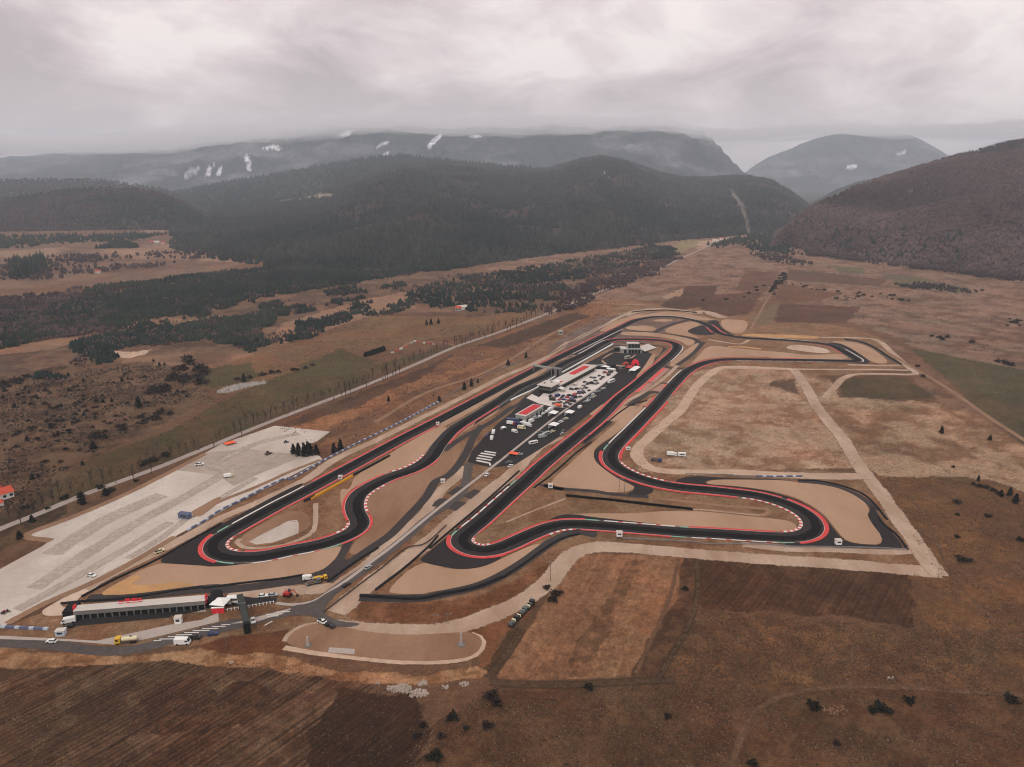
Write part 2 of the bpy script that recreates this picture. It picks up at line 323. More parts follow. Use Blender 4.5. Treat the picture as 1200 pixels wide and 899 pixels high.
# flat areas: name, material, layer, outline
AREAS=[
('concrete_pad','pad',1,"p 0,667 50,640 58,634 29,627 80,607 150,577 205,552 242,530 258,521 322,499 387,506 372,517 352,525 375,535 378,539 337,560 275,591 240,610 210,626 130,674 50,710 8,732 0,735 -60,762 -60,695"),
('concrete_pad','padgrey',2,"p 205,551 256,557 274,570 300,557 330,545 350,537 352,532 325,531 290,526 243,530 226,540"),
('gravel_apron','road',1,"M 290,460 330,430 560,300 720,200 800,200 620,330 560,360 530,400 440,395 430,430 505,430 480,485 400,490 310,492"),
('runoff','runoff',3,"B 840,35 770,45 400,240 0,458 A 720,535 900,548 1100,560 B 130,624 260,622 380,609 470,600 600,540 186,508 500,240"),
('gravel_trap','trap',2,"A 338,774 380,728 450,690 720,540 900,549 1100,562 B 130,626 260,624 450,600 1090,462 1065,530 1015,600 930,660 640,726 280,768 180,750 A 1000,715 500,768"),
('orange_sand','orange',2.4,"A 345,770 385,730 450,695 600,620 640,640 560,680 590,700 760,690 900,670 1000,690 1000,712 500,765"),
('infield_sand','trapdark',1.2,"B 360,430 420,380 640,262 720,235 800,235 850,260 862,300 860,345 800,380 700,430 560,475 420,480 370,460"),
('white_sand','pad',2,"B 430,450 520,400 620,350 700,310 760,308 770,330 768,395 700,420 600,455 480,470"),
('gravel_trap','trap',2,"C 420,450 350,430 355,560 370,560 380,500 440,430 520,400 640,360 850,280 945,195 985,130 1130,0 1030,5 980,25 700,190 450,345"),
('gravel_trap','trapdark',2,"C 545,480 640,410 760,370 900,310 1040,220 1060,200 1199,110 1199,190 1140,290 1050,370 950,490 800,660 700,760 560,855 470,899 430,899 410,880 470,790 560,730 585,670 560,620 525,560"),
('service_corner','tarmac_service',2.2,"B 1090,462 1180,425 1100,560 1110,580 1199,560 1199,590 1080,670 985,735 960,720 1020,660 900,700 860,690 1010,620 1065,530"),
('runoff','runoff',3,"F 660,20 180,445 0,595 O 900,100 1000,135 1199,165 F 100,690 200,702 300,702 420,680 560,610 380,580 200,500 400,350"),
('gravel_trap','trap',2,"O 908,103 668,318 750,338 950,338 F 0,865 250,835 420,785 600,692 820,547 800,530 765,523 560,612 420,682 300,704 200,704 90,690 O 1100,140"),
('service_corner','tarmac_service',2.2,"F 790,525 900,470 1000,420 1199,425 1199,490 1090,460 1040,470 950,490 860,550 700,660 540,760 560,740 830,555"),
('gravel_trap','trap',2,"G 590,30 490,50 220,285 200,300 0,485 F 960,0 880,80 880,105 920,125 1199,152 G 300,642 430,645 500,620 500,595 370,540 250,450 208,380 230,320 400,215"),
('runoff','runoff',3,"G 415,208 300,285 225,340 210,392 245,450 380,545 480,590 503,606 490,636 430,656 600,670 655,612 480,545 330,470 300,380 330,310"),
('gravel_trap','trap',2,"G 0,797 250,790 500,792 720,772 900,777 K 0,415 300,445 440,460 540,470 640,485 690,525 660,560 560,560 300,548 0,527 H 880,405 400,372 0,330"),
('runoff','runoff',3,"F 760,412 880,345 960,316 1080,320 H 150,330 400,358 885,412 700,432 100,388 F 900,400"),
('runoff','runoff',3,"G 752,574 870,528 1050,533 K 0,172 300,185 560,190 680,206 600,197 300,193 100,192 40,203 40,222 120,232 230,240 450,265 600,305 750,365 860,440 930,525 985,595 1040,632 L 410,556 500,588 730,597 572,390 603,350 590,315 620,320 700,450 862,627 700,620 300,608 0,607 K 600,640 690,634 800,600 850,540 850,500 800,430 600,330 300,275 G 1000,605"),
('gravel_trap','trap',2,"K 40,212 100,193 300,193 600,197 690,215 L 200,157 330,177 450,217 540,267 598,345 568,388 727,594 500,586 410,552 340,460 260,360 100,270 0,237 K 450,263 250,238 120,230 60,226"),
('gravel_trap','trap',2,"J 500,180 620,188 735,228 870,337 740,337 650,270 570,225 500,197 430,182"),
('runoff','runoff',3,"J 400,192 480,192 520,200 575,225 650,272 742,338 600,337 560,322 600,300 450,212"),
('gravel_trap','orange',2,"I 790,308 1000,312 1199,318 J 360,145 372,162 250,162 0,157 I 900,330 760,322"),
('white_sand','road',2,"J 120,222 180,203 280,210 400,230 440,252 420,266 330,262 150,238"),
('gravel_trap','trap',2,"J 0,272 380,277 520,263 588,312 300,306 0,302"),
('gravel_trap','trap',2,"I 630,208 700,206 830,215 795,305 720,306 660,280 628,245"),
('runoff','runoff',3,"I 540,213 612,212 620,250 660,290 740,320 640,310 580,270 530,235"),
('runoff','runoff',3,"I 385,290 440,262 520,243 560,262 600,306 560,318 480,318 420,303"),
('gravel_trap','trap',2,"I 220,282 330,237 430,218 490,240 460,258 380,288 430,315 500,345 380,322 260,304"),
('gravel_trap','trap',2,"I 140,216 200,203 310,210 240,226"),
('gravel_trap','trap',2,"I -60,262 60,248 130,252 182,270 150,292 0,284"),
('gravel_trap','trap',2,"I 540,385 700,405 900,425 1199,450 1199,472 700,468 520,482 400,530 470,465"),
('gravel_trap','trap',2,"E 515,245 560,232 700,236 780,243 900,258 1030,287 1050,312 1000,337 950,300 850,276 700,262 540,258"),
('gravel_trap','trap',2,"E 848,475 950,385 1060,310 1085,318 920,478"),
('hatched_runoff','runpink',2,"E 820,487 705,585 760,592 868,495"),
('hatched_runoff','runpink',2,"E 690,592 618,660 690,652 750,597"),
('hatched_runoff','runpink',2,"E 870,602 815,600 742,645 825,660"),
('red_paint','redpaint',2.5,"E 820,487 705,585 735,588 840,489"),
('red_paint','redpaint',2.5,"E 690,592 618,660 650,656 715,594"),
('red_paint','redpaint',2.5,"E 870,602 835,601 800,660 825,660"),
('red_paint','redpaint',2.5,"E 785,690 770,690 690,770 712,770"),
('gravel_trap','trap',2,"E 770,688 720,705 600,790 470,899 G 0,0 480,40 590,30 E 600,880"),
('gravel_trap','trap',2,"E 245,393 205,392 130,428 0,470 D 850,210 620,320 380,455 200,560 0,660 C 1130,0 1030,5 D 85,585 400,415 700,255 E 0,455 100,425"),
('gravel_trap','trap',2,"Q 520,465 570,430 660,360 770,285 870,225 860,265 720,340 600,410 480,490"),
('gravel_trap','trap',1.5,"E 800,80 540,130 380,215 380,240 530,195 640,155 770,120 900,122 1050,150 I 560,215 600,212 400,165 250,145 0,190"),
('gravel_trap','trap',1.5,"D 0,520 300,360 750,160 1000,20 940,70 830,115 450,300 0,500"),
('paddock_asphalt','tarmac',2,"D 285,850 320,770 390,690 520,560 600,500 700,390 E 60,545 330,395 480,330 650,310 800,332 850,350 760,440 600,590 D 1199,470 930,675 620,870 460,890"),
('paddock_ground','trapdark',2.6,"E 330,405 480,335 650,318 800,338 830,350 770,430 740,380 560,310 500,340 240,480 150,525"),
('paddock_ground','trap',2.8,"E 770,385 740,395 690,480 620,560 660,540 745,470 765,420"),
('paddock_slab','slab',3,"D 700,400 740,372 790,395 E 10,640 100,640 340,495 480,505 500,520 D 1199,330 980,468 900,465 790,440"),
('hall_apron','runoff',2.7,"D 285,850 360,720 440,640 560,640 680,640 560,800 470,870"),
('pit_lane','tarmac',2.3,"D 330,595 400,448 640,338 850,225 E 100,442 240,398 440,300 475,322 330,402 120,520 0,592 D 760,345 640,400 590,425 520,470 440,520"),
('pit_lane','tarmac',2.35,"E 185,394 360,302 530,213 532,236 440,296 240,408"),
('court_border','trap',3.1,"E 420,470 375,432 470,372 655,378 590,432 545,480"),
('pad_dirt','trapdark',2.2,"A 970,185 1060,138 1190,65 1199,100 1100,180 1035,222"),
('access_road','tarmac_old',2.05,"N 0,652 220,605 460,537 560,512 660,520 560,570 400,605 250,640 180,665 60,690 0,695"),
('sports_court','tarmac',3.2,"E 430,460 390,430 480,380 640,385 580,425 540,470"),
('parking_lot','parking',2,"F 140,170 215,122 262,128 185,185"),('parking_lot','parking',2,"F 255,190 335,140 380,155 310,212"),
('parking_lot','parking',2,"F 60,225 95,205 150,210 75,265 35,262"),('parking_lot','parking',2,"F 150,275 200,225 285,235 205,295"),
('pavement','sidewalk',2,"M 0,632 400,652 680,668 1190,556 N 340,520 455,470 460,532 220,592 0,645 M 1000,662 800,696 500,672 0,656 -60,655 -60,630"),
('pavement','sidewalk',2.1,"N 540,548 720,502 900,455 1000,430 900,480 700,540"),
('stand_apron','tarmac',2,"M 430,572 560,562 800,540 1199,503 N 120,492 300,465 440,420 640,425 860,395 870,365 700,365 600,350 400,400 300,430 0,440 M 800,480 520,520"),
('service_corner','tarmac_service',2,"M 560,370 700,345 900,345 1199,305 N 300,280 420,270 490,300 500,340 340,330 100,350"),
('junction','tarmac_old',2.4,"O 0,420 150,405 260,330 340,290 400,250 330,330 250,420 230,470 330,530 520,545 420,575 260,570 200,510 100,480 0,500"),
('embankment_sand','trapdark',1.2,"p 333,757 340,743 357,733 380,730 430,741 480,745 540,741 556,742 566,750 562,763 545,773 480,776 400,768"),
('concrete_slab','sidewalk',2,"p 386,759 416,761 415,767 384,765"),
]
# strips: name, material, layer, width m, path
STRIPS=[
('public_road','publicroad',1.5,5.4,"p -60,648 0,620 43,603 98,580 185,548 249,522 300,501 325,491 420,455 487,427 535,406 580,391 640,368 700,343 767,318 800,302 843,283 870,272"),
('gravel_road','road',1.4,6,"A 230,720 500,580 760,455 1000,330 1190,225 B 500,170 850,0 C 300,240 650,75 D 0,520 300,370 500,265 700,180 850,110 1000,5 E 160,310 370,205 540,118"),
('gravel_road','road',1.4,14,"E 540,118 640,90 750,75 900,78 1060,100 I 500,150 650,195"),
('gravel_road','road',1.4,3,"I 100,105 0,100 E 480,38 290,20"),
('gravel_road','road',1.5,6.5,"Q 635,640 570,720 480,790 C 960,590 870,680 720,810 O 500,160 330,280"),
('gravel_road','road',1.3,7,"O 330,285 200,300 0,315 N 780,325 520,350"),
('access_road','tarmac_old',2,5.6,"M -200,680 0,680 400,702 700,738 850,738 1000,715 N 300,622 600,555 800,500 900,478 O 70,437 210,385 300,320 400,250 560,140 C 740,838 830,765 1000,620 1190,495 D 300,860"),
('gravel_road','road',1.3,9,"O 320,470 480,330 700,160 850,60 F 60,470 200,345 400,185 600,30 D 760,760 930,670"),
('service_road','tarmac_service',2.1,6.5,"B 1070,585 1010,640 900,695 640,742 280,785 180,775 A 1000,730 600,770 250,790"),
('service_road','tarmac_service',2.1,5.5,"Q 750,350 690,430 640,540 560,660 500,710 430,740 C 960,490 800,665 700,765 600,835 O 430,112 330,185 265,252"),
('service_road','tarmac_service',2.05,5,"Q 480,530 600,445 740,370 860,300 960,225 D 640,450 720,380"),
('service_road','tarmac_service',2.1,6,"O 490,362 600,366 800,370 970,362 F 100,880 350,825 540,740 700,640 830,545 950,475 1080,440"),
('gravel_road','road',1.3,9,"O 280,560 420,578 560,592 800,600 1050,595 p 540,733 560,727 607,707 643,682 653,668 667,652 684,644 702,641 730,642 777,646 860,653 920,657 1020,664 1050,667 1100,671"),
('gravel_road','road',1.35,8.5,"p 1101,675 L 1040,755 900,550 760,350 640,185 560,90 510,20 J 520,860 420,740 330,620 270,500 185,385"),
('gravel_road','road',1.3,5,"L 900,640 600,640 300,625 0,620 K 300,650"),
('gravel_road','road',1.3,9,"L 580,110 300,110 100,105 K 300,150"),
('gravel_road','road',1.3,5,"J -300,370 0,373 150,376 480,379 850,380 990,385"),
('gravel_road','road',1.32,6,"J 370,153 560,155 740,165 880,270 990,365 1035,410 800,410 620,412 530,440 480,490 400,580"),
('gravel_road','road',1.3,5,"J 560,345 750,350 930,350"),
('gravel_road','sandpath',1.3,8,"I 1130,556 950,549 800,541 640,545 560,585 480,650 420,730 330,860 G 760,120 600,260 520,350 550,430 640,480 860,500 1199,500 K 400,150 720,165"),
('service_road','tarmac_service',2.1,4,"L 90,145 250,160 380,187 500,237 580,292 640,350"),
('service_road','tarmac_service',2.1,4,"G 0,625 F 800,105 880,130 1199,157 G 300,650 600,675"),
('gravel_path','trapdark',2.1,3,"G 600,677 900,712 1199,744 K 300,385 400,395 480,402 488,425 430,443 250,425 0,403"),
('service_road','tarmac_service',2.1,6,"E 830,665 740,658 660,700 520,810 400,899 G 130,300"),
('gravel_path','road',2.2,3.5,"E 1110,310 920,475 840,550 700,650 540,740 360,890"),
('service_road','tarmac_service',2.1,5,"E 830,470 870,488 990,490"),('service_road','tarmac_service',2.1,3,"E 760,588 875,603"),
('service_road','tarmac_service',2.1,6,"I 170,297 230,262 330,228 420,207"),
('service_road','tarmac_service',2.1,6,"I 0,284 170,302 330,322 440,343 470,370 400,430 350,455"),
('service_road','tarmac_service',2.2,5,"I 510,365 430,450 320,530"),
('gravel_path','road',2.1,4,"I 540,348 700,374 760,380 830,352"),
('hay_strip','orange',2.1,6,"I 680,398 800,402 910,415"),
('tarmac_lane','tarmac_old',2.1,5,"J 550,172 640,186 740,225 860,305 930,342"),
('light_lane','sidewalk',3.3,2,"E 500,520 D 1199,330 980,478 460,885 C 1199,455 1000,610 720,840 O 560,120 400,240 280,320 180,385 90,408 0,414 N 860,402"),
('gravel_path','road',1.3,2.0,"p 333,752 340,742 357,733 382,730"),
('gravel_path','sandpath',1.3,2.6,"p 333,759 365,765 400,769 475,776 537,774 556,768 566,756 562,747 552,743"),
('gravel_path','sidewalk',1.4,2,"p 418,761 450,764 500,764 541,761 546,756"),
('gravel_path','road',1.4,2.5,"B 370,430 345,440 350,460 400,490 500,495 650,480 800,430 870,390 895,340 900,180"),
('pad_track','dirt',2.3,3,"p 225,606 255,589 300,571 340,553 376,539"),
('field_verge','verge',1.1,4,"p 574,799 610,802 660,803 720,800 790,797"),
('field_verge','verge',1.1,3.5,"p 612,737 598,760 572,795"),
('field_verge','verge',1.1,2.5,"p 817,655 815,712 772,795"),('dirt_track','dirtfaint',1.15,1.6,"p 795,655 785,700 745,790"),('dirt_track','dirtfaint',1.15,1.3,"p 1040,558 1080,600 1120,680 1200,760"),

('pad_stain','padtrack',2.25,7,"p 40,690 140,625 230,575 280,545"),('pad_stain','padtrack',2.25,5,"p 20,715 110,665 200,612"),('pad_stain','padtrack',2.25,9,"p 60,650 120,612 190,580"),
('pad_stain','padtrack',2.25,4,"p 150,655 190,630 225,604 300,560"),('pad_stain','padtrack',2.25,6,"p 250,545 300,520 350,508"),('pad_stain','dirt',2.26,4,"p 60,634 30,628 80,608 150,578 240,532"),('pad_stain','dirt',2.26,3.5,"p 8,731 50,709 130,673 205,629"),('pad_stain','padtrack',2.25,3,"p 235,545 275,553 330,531"),
('infield_wall','road',2.2,1.3,"F 560,372 760,290 978,207"),
('infield_wall','road',2.2,1.2,"G 912,767 K 0,405 200,425 420,446"),
('infield_wall','pad',2.2,1.2,"B 640,350 690,315 760,300 772,335 770,395"),
('dirt_track','dirt',1.2,3,"p 0,397 60,392"),
('dirt_track','dirt',1.2,4,"p 1030,408 1060,425 1110,455 1160,490 1210,522"),
('dirt_track','dirt',1.2,3,"p 880,385 900,350 922,318"),
('dirt_track','dirt',1.2,3,"p 535,406 520,402 485,400 470,408"),
('dirt_track','dirt',1.2,4,"p 440,495 500,460 560,440 600,420 640,395 680,375"),
('dirt_track','dirtfaint',1.2,2.4,"p 857,899 870,860 890,830 940,810 1030,805 1120,810 1200,815"),
]
# barriers: name, kind, width, height, path
BARR=[
('tyre_barrier','tyre',0.9,0.7,"A 215,778 430,665 740,520 950,400 1199,262","black tyre barrier along the outer edge of the near left hairpin"),
('tyre_barrier','tyre',0.9,0.7,"M 428,408 600,390 800,378 1100,340 N 100,325 345,292","black tyre barrier directly behind the long grandstand"),
('tyre_barrier','tyre',0.9,0.7,"N 350,300 640,262 900,232 1060,205","dark tyre barrier running from the grandstand to the white van and yellow mixer"),
('tyre_barrier','tyre',0.9,0.7,"O 265,255 330,205 480,100 620,15","dark tyre barrier beside the gravel track left of the access road"),
('tyre_barrier','tyre',0.9,0.7,"O 600,312 800,160 980,0 C 1040,770","black tyre barrier along the outside of the pit straight, red at its near end"),
('tyre_barrier','tyre',0.9,0.7,"F 20,560 180,425 420,222 650,15","black tyre barrier beside the green and white dashed kerb of the pit straight"),
('tyre_barrier','tyre',1.1,1.1,"O 490,355 700,368 850,375 960,368 F 100,885 350,835 540,760","black curved tyre barrier round the sand trap of the near middle hairpin"),
('tyre_barrier','tyre',0.9,0.7,"F 545,758 700,655 830,560 950,490 1075,455","dark tyre barrier on the curve above the near gravel road"),
('tyre_barrier','tyre',0.9,0.7,"F 755,132 860,55 960,-30","black tyre barrier right of the pit straight near the white hut"),
('tyre_barrier','tyre',0.9,0.7,"G 0,450 100,360 200,290","black tyre barrier right of the pit straight, behind the tan sand trap"),
('tyre_barrier','tyre',0.9,0.7,"G 152,288 280,180 400,80 500,20 590,0","black tyre barrier with a bend between pit straight and the middle track"),
('black_wall','tyre',0.8,1.3,"F 980,190 1199,212 G 300,697 600,732 910,767","straight black wall across the brown infield between the two tracks"),
('tyre_barrier','tyre',0.9,0.7,"L 92,140 200,142 300,155 450,195 560,245 640,320 715,415","curved double black tyre barrier at the far side of the right hairpin"),
('tyre_barrier','tyre',0.9,0.7,"L 652,400 700,455 780,520 862,628","short black tyre barrier at the right corner of the right hairpin"),
('guard_rail','rail',0.4,1.0,"L 860,632 700,622 300,612 0,608 K 500,655 0,650 H 1000,525 400,490","grey guard rail in front of the lower straight, white hut behind it"),
('guard_rail','rail',0.4,1.0,"G 860,517 1199,526 K 200,170 395,173","white guard rail above the dark runoff of the right hairpin"),
('tyre_barrier','blue',1.0,0.9,"K 395,173 560,175 720,172","blue and white tyre barrier at the end of the white guard rail"),
('tyre_barrier','blue',1.0,0.9,"C 0,378 B 700,5 400,148 200,250 130,300 0,372","blue and white tyre barrier between concrete pad and left straight, near part"),
('tyre_barrier','blue',1.0,0.9,"C 0,378 220,250 500,105 720,0 D 100,420","blue and white tyre barrier beside the dark pine clump"),
('guard_rail','rail',0.5,1.2,"D 0,470 220,345 460,225 560,185 760,100","grey guard rail beside the orange field, small pines behind it"),
('guard_rail','rail',0.5,1.2,"E 0,405 370,205 470,145 545,108","pale guard rail at the far end of the left straight"),
('tyre_barrier','tyre',1.0,1.2,"E 600,98 700,88 850,83 1000,95 1060,103","dark barrier along the far arch of the track"),
('tyre_barrier','tyre',1.0,1.2,"B 820,170 900,130 C 140,515","short black tyre barrier end left of the yellow barrier"),
('tyre_barrier','yellow',1.0,1.2,"C 145,515 300,430 440,350","yellow tyre barrier in the infield beside the left straight"),
('tyre_barrier','tyre',1.0,1.2,"C 445,345 560,285 700,208","dark tyre barrier continuing from the yellow barrier"),
('tyre_barrier','tyre',1.0,1.2,"D 80,580 250,490 400,412","dark tyre barrier between the left straight and the curving pit exit"),
('pit_wall','white',1.2,1.2,"E 470,322 330,402 120,520 0,590 D 760,340 640,395 590,420","white pit wall along the track beside the pit building"),
('guard_rail','rail',0.4,1.0,"D 590,420 545,440 510,470 505,495","dark curved end of the pit wall"),
('fence','fence_dark',0.3,1.1,"O 235,475 500,270 660,150 830,15 C 930,840 1100,700","long thin dark fence between access road and pit straight gravel road"),
('tyre_barrier','tyre',1,1.2,"J 540,168 640,183 735,220 860,300 935,343","dark barrier round the far right hairpin"),
('tyre_barrier','blue',1.0,0.9,"M -60,570 0,572 160,580 340,588","blue and white barrier beside the entrance road at the left edge"),
]
# ------------------------------------------------------------------ ground: one sheet to the horizon, fields as soil colours
FIELDS=[ # soil/grass tone (as in the photo), outline, ragged edge m, mottle tone, mottle threshold, mottle scale m, furrow
((134,105,89),"p 560,300 740,262 960,270 1300,330 1300,450 1100,418 1040,392 930,352 740,352 640,398",10,(104,79,66),.53,22,0),
((112,87,70),"p -200,470 0,410 200,395 300,405 235,450 250,470 100,540 40,600 -200,700",6,(90,68,55),.55,11,0),
((82,66,54),"p -200,700 0,600 60,560 80,600 0,650 -200,760",4,(104,80,62),.5,18,0),
((112,86,70),"p -300,350 0,345 300,340 560,330 640,345 640,366 560,365 440,368 330,405 250,432 100,420 -300,470",8,(140,106,86),.52,55,0),
((92,73,62),"p -200,430 0,408 60,394 130,388 200,382 260,366 300,354 380,338 450,326 540,316 640,318 700,300 780,288 790,302 700,345 640,362 560,368 490,356 420,352 335,378 300,408 230,410 100,425 0,440 -200,470 -200,380 60,345 200,326 330,312 420,302 300,330",14,(122,94,77),.53,30,0),
((140,107,87),"p 335,378 420,352 500,338 482,352 490,362 440,368 330,404 318,396",3,None,0,0,0),
((138,104,84),"p -200,420 0,398 105,392 70,408 0,416 -200,440",4,None,0,0,0),
((90,77,57),"p 45,605 75,560 110,535 200,505 250,475 300,452 345,432 400,412 440,427 540,402 480,427 420,454 325,489 249,520 185,546 98,578",3,(100,79,61),.52,24,.25),
((116,90,68),"p 235,450 250,430 330,405 420,385 440,370 560,365 640,368 580,388 500,397 420,412 340,437 300,448 260,457",3,(122,90,70),.52,26,.25),
((90,79,58),"p 236,440 250,431 290,425 305,440 290,447 245,456",4,None,0,0,0),
((93,80,60),"p 345,432 400,408 440,425 400,440 370,440",6,None,0,0,0),
((96,74,61),"p 440,370 500,366 560,366 640,362 700,345 790,305 800,298 700,335 620,360 560,372",4,(118,90,72),.5,40,0),
((116,84,67),"p 322,498 420,459 500,427 580,396 640,373 700,352 728,360 640,412 560,452 440,512 400,528 378,537 372,522 388,507",3,(128,92,70),.5,16,0),
((90,69,57),"p 330,497 420,460 500,430 535,412 500,440 470,455 400,485 345,503",4,(104,78,62),.5,20,0),
((142,102,77),"p 330,504 420,476 470,452 520,436 560,424 600,408 560,432 500,452 440,478 370,509",4,(124,88,67),.52,9,0),
((86,67,56),"p 560,405 640,377 690,360 712,362 690,372 640,392 590,408",2,None,0,0,.1),
((134,96,72),"p 672,366 700,352 745,352 752,356 700,372",2,None,0,0,0),
((136,104,82),"p 100,700 240,610 400,530 640,402 740,353 860,363 1000,385 1030,395 1062,430 980,440 790,440 745,540 1020,555 1097,672 860,656 690,646 640,682 600,712 540,742 430,745 390,745 330,740 230,757 60,757 -100,790 -100,735 8,733",1,(124,91,71),.52,14,0),
((120,100,90),"p 640,408 700,372 760,365 800,368 770,400 680,440",2,(112,88,76),.5,15,0),
((162,128,105),"p 800,437 860,430 930,432 975,480 1012,547 880,552 745,553 742,540 760,500",3,(138,104,83),.52,13,0),
((157,124,101),"p 928,432 975,446 985,466 1095,472 1140,480 1205,526 1300,570 1300,610 1160,562 1030,557 1010,545",4,(126,95,75),.5,16,0),
((104,80,66),"p 905,447 930,444 934,452 938,463 922,458 900,452",3,None,0,0,0),
((84,71,56),"p 983,452 1000,443 1030,440 1062,444 1075,452 1098,468 1040,468 990,466",1.5,(94,77,60),.5,30,.1),
((126,97,80),"p 1030,395 1062,408 1110,448 1160,492 1200,524 1140,482 1100,472 1075,450 1060,432",3,(110,84,68),.5,16,0),
((88,78,60),"p 1066,408 1100,414 1200,434 1400,470 1400,640 1200,522 1160,490 1112,447",2,(98,82,64),.5,30,.2),
((110,82,64),"p 1025,557 1160,563 1300,612 1300,760 1070,734 1066,668 1099,673",3,(120,88,65),.5,18,.05),
((104,77,59),"p 770,792 818,715 1066,736 1300,750 1300,830 1000,802 830,802",4,(122,90,67),.54,5,0),
((90,66,52),"p 820,655 1066,669 1069,733 990,723 880,717 816,713",4,(100,74,58),.52,9,.5),
((98,72,56),"p 480,940 500,850 590,803 780,797 1300,820 1300,960",4,(110,82,63),.52,9,.15),
((104,76,58),"p 1170,850 1200,825 1300,830 1300,930 1190,930",2,None,0,0,0),
((140,102,79),"p 666,648 800,652 792,700 738,792 660,797 580,797 640,705",1.5,(126,91,70),.58,3,0),
((94,70,56),"p 800,652 820,655 816,713 770,796 738,795 792,702",2,(112,83,64),.52,4,0),
((108,80,62),"p 737,655 752,658 688,792 662,796 672,760",3,(128,93,72),.5,4,0),
((136,98,74),"p 770,700 779,702 735,786 726,786",2.5,None,0,0,0),
((92,70,54),"p 600,735 614,738 582,790 565,790",2,None,0,0,0),
((96,72,57),"p -200,792 0,784 130,776 300,774 400,792 480,806 505,845 490,960 -200,960",4,(112,86,69),.56,9,1.1),
((98,72,57),"p 180,800 250,792 250,830 200,860 150,860",7,(84,62,50),.5,4,.9),
((98,72,56),"p 270,805 320,800 330,815 240,880 200,905 150,905",7,(82,60,48),.52,4,.9),
((76,57,46),"p 400,806 482,812 500,850 480,940 380,940 360,860",3,(80,59,47),.5,10,.6),
((152,113,87),"p -100,763 0,762 150,769 250,757 330,766 380,786 500,791 560,780 576,790 520,801 400,798 320,786 200,774 100,782 -100,784",2,(126,90,67),.52,6,0),
((115,80,60),"p 395,708 440,706 500,706 560,700 640,662 658,650 640,680 600,708 540,728 480,734 420,731",1.5,(130,92,70),.5,8,0),
((110,75,56),"p 340,738 270,746 230,757 262,766 330,766 333,757",1.5,None,0,0,0),
((122,85,63),"p 382,731 440,742 540,737 600,720 640,690 620,720 590,745 575,780 560,782 566,750 540,740 430,744",2,None,0,0,0),
((125,98,82),"p -300,300 0,287 80,281 200,277 330,299 250,317 130,334 -300,350",12,(108,84,72),.5,90,0),
((150,117,96),"p 115,290 190,286 330,297 300,308 130,302",10,(130,100,84),.5,60,0),
((146,114,94),"p 165,272 195,262 200,270 178,276",6,None,0,0,0),
((140,112,92),"p -100,305 60,300 78,290 0,294 -100,300",10,None,0,0,0),
((182,150,128),"p 104,407 125,409 150,413 176,410 172,415 150,420 130,418",3,None,0,0,0),
((146,132,122),"p 252,459 275,450 310,446 312,449 285,455 262,461",1.5,None,0,0,0),
((96,70,59),"p 835,345 894,342 878,368 855,371 820,362",3,(88,64,54),.5,30,.15),
((104,77,63),"p 872,316 915,320 898,341 862,341",3,None,0,0,.1),
((106,77,62),"p 916,332 985,344 962,353 905,352",3,None,0,0,.1),
((92,68,57),"p 906,356 1008,360 992,379 908,378",3,(98,72,60),.5,30,.15),
((97,75,62),"p 925,315 1040,328 1032,336 918,328",4,None,0,0,0),
((100,90,71),"p 1030,320 1080,325 1140,340 1120,343 1050,331",4,None,0,0,0),
((98,90,70),"p 975,312 1012,314 1015,321 985,320",4,None,0,0,0),
((92,67,57),"p 772,359 806,335 842,335 832,358 800,363",3,(84,62,53),.5,30,.15),
((118,96,76),"p 880,372 915,352 905,380 885,382",3,None,0,0,0),
((160,126,104),"p 775,348 800,338 803,345 785,350",3,None,0,0,0),
((134,118,88),"p 770,300 800,283 830,281 812,290 790,300",6,None,0,0,0),
((170,135,112),"p 820,283 850,280 845,286 815,292",4,None,0,0,0),
]
YMAX=15500.0
ys=[]; y=925.0
while y>206.6:
    ys.append((un(600,y))[1]); y-=1.45 if y>420 else (0.9 if y>260 else 0.6)
ys=np.array(ys+[YMAX]); sv=np.linspace(-0.95,0.95,860)
X=ys[:,None]*sv[None,:]; Yg=np.repeat(ys[:,None],len(sv),1)
X=np.concatenate([np.full((len(ys),1),-16000.0),X,np.full((len(ys),1),16000.0)],1); Yg=np.concatenate([ys[:,None],Yg,ys[:,None]],1)
X=np.concatenate([X[:1],X],0); Yg=np.concatenate([np.full((1,Yg.shape[1]),-3000.0),Yg],0)
xs=X.ravel(); yv=Yg.ravel(); nv=len(xs)
base=np.array(s2l((112,84,67)))*np.ones((nv,1)); furrow=np.zeros(nv)
big=fbm(xs,yv,160,4,3); sm=fbm(xs,yv,22,4,5)
base*= (0.86+0.28*big)[:,None]; far_=np.clip((yv-4200)/1500,0,1)[:,None]; base=base*(1-far_)+np.array((.05,.052,.05))*far_
near=yv<6000
w1x=(fbm(xs,yv,9,3,21)-.5)*2; w1y=(fbm(xs,yv,9,3,22)-.5)*2
for k,(c,s,rag,c2,th,ms,fu) in enumerate(FIELDS):
    po=W(s); sc=rag*(1+np.clip((yv-500)/900,0,3))
    mk=inpoly(xs+w1x*sc,yv+w1y*sc,po)&near
    if not mk.any(): continue
    col=np.array(s2l(c)); base[mk]=col
    if c2:
        q=fbm(xs[mk],yv[mk],ms,6,40+k,.66); a=np.clip((q-th+.09)/.2,0,1)[:,None]; base[mk]=base[mk]*(1-a)+np.array(s2l(c2))*a
    furrow[mk]=fu
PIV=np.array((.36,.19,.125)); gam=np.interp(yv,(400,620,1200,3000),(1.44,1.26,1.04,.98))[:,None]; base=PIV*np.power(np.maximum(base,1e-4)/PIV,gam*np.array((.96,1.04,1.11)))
base*=(0.9+0.2*fbm(xs,yv,45,4,9))[:,None]*(0.78+0.44*fbm(xs,yv,3.2,3,8,.65))[:,None]*(0.91+0.18*fbm(xs,yv,13,3,18))[:,None]*.95
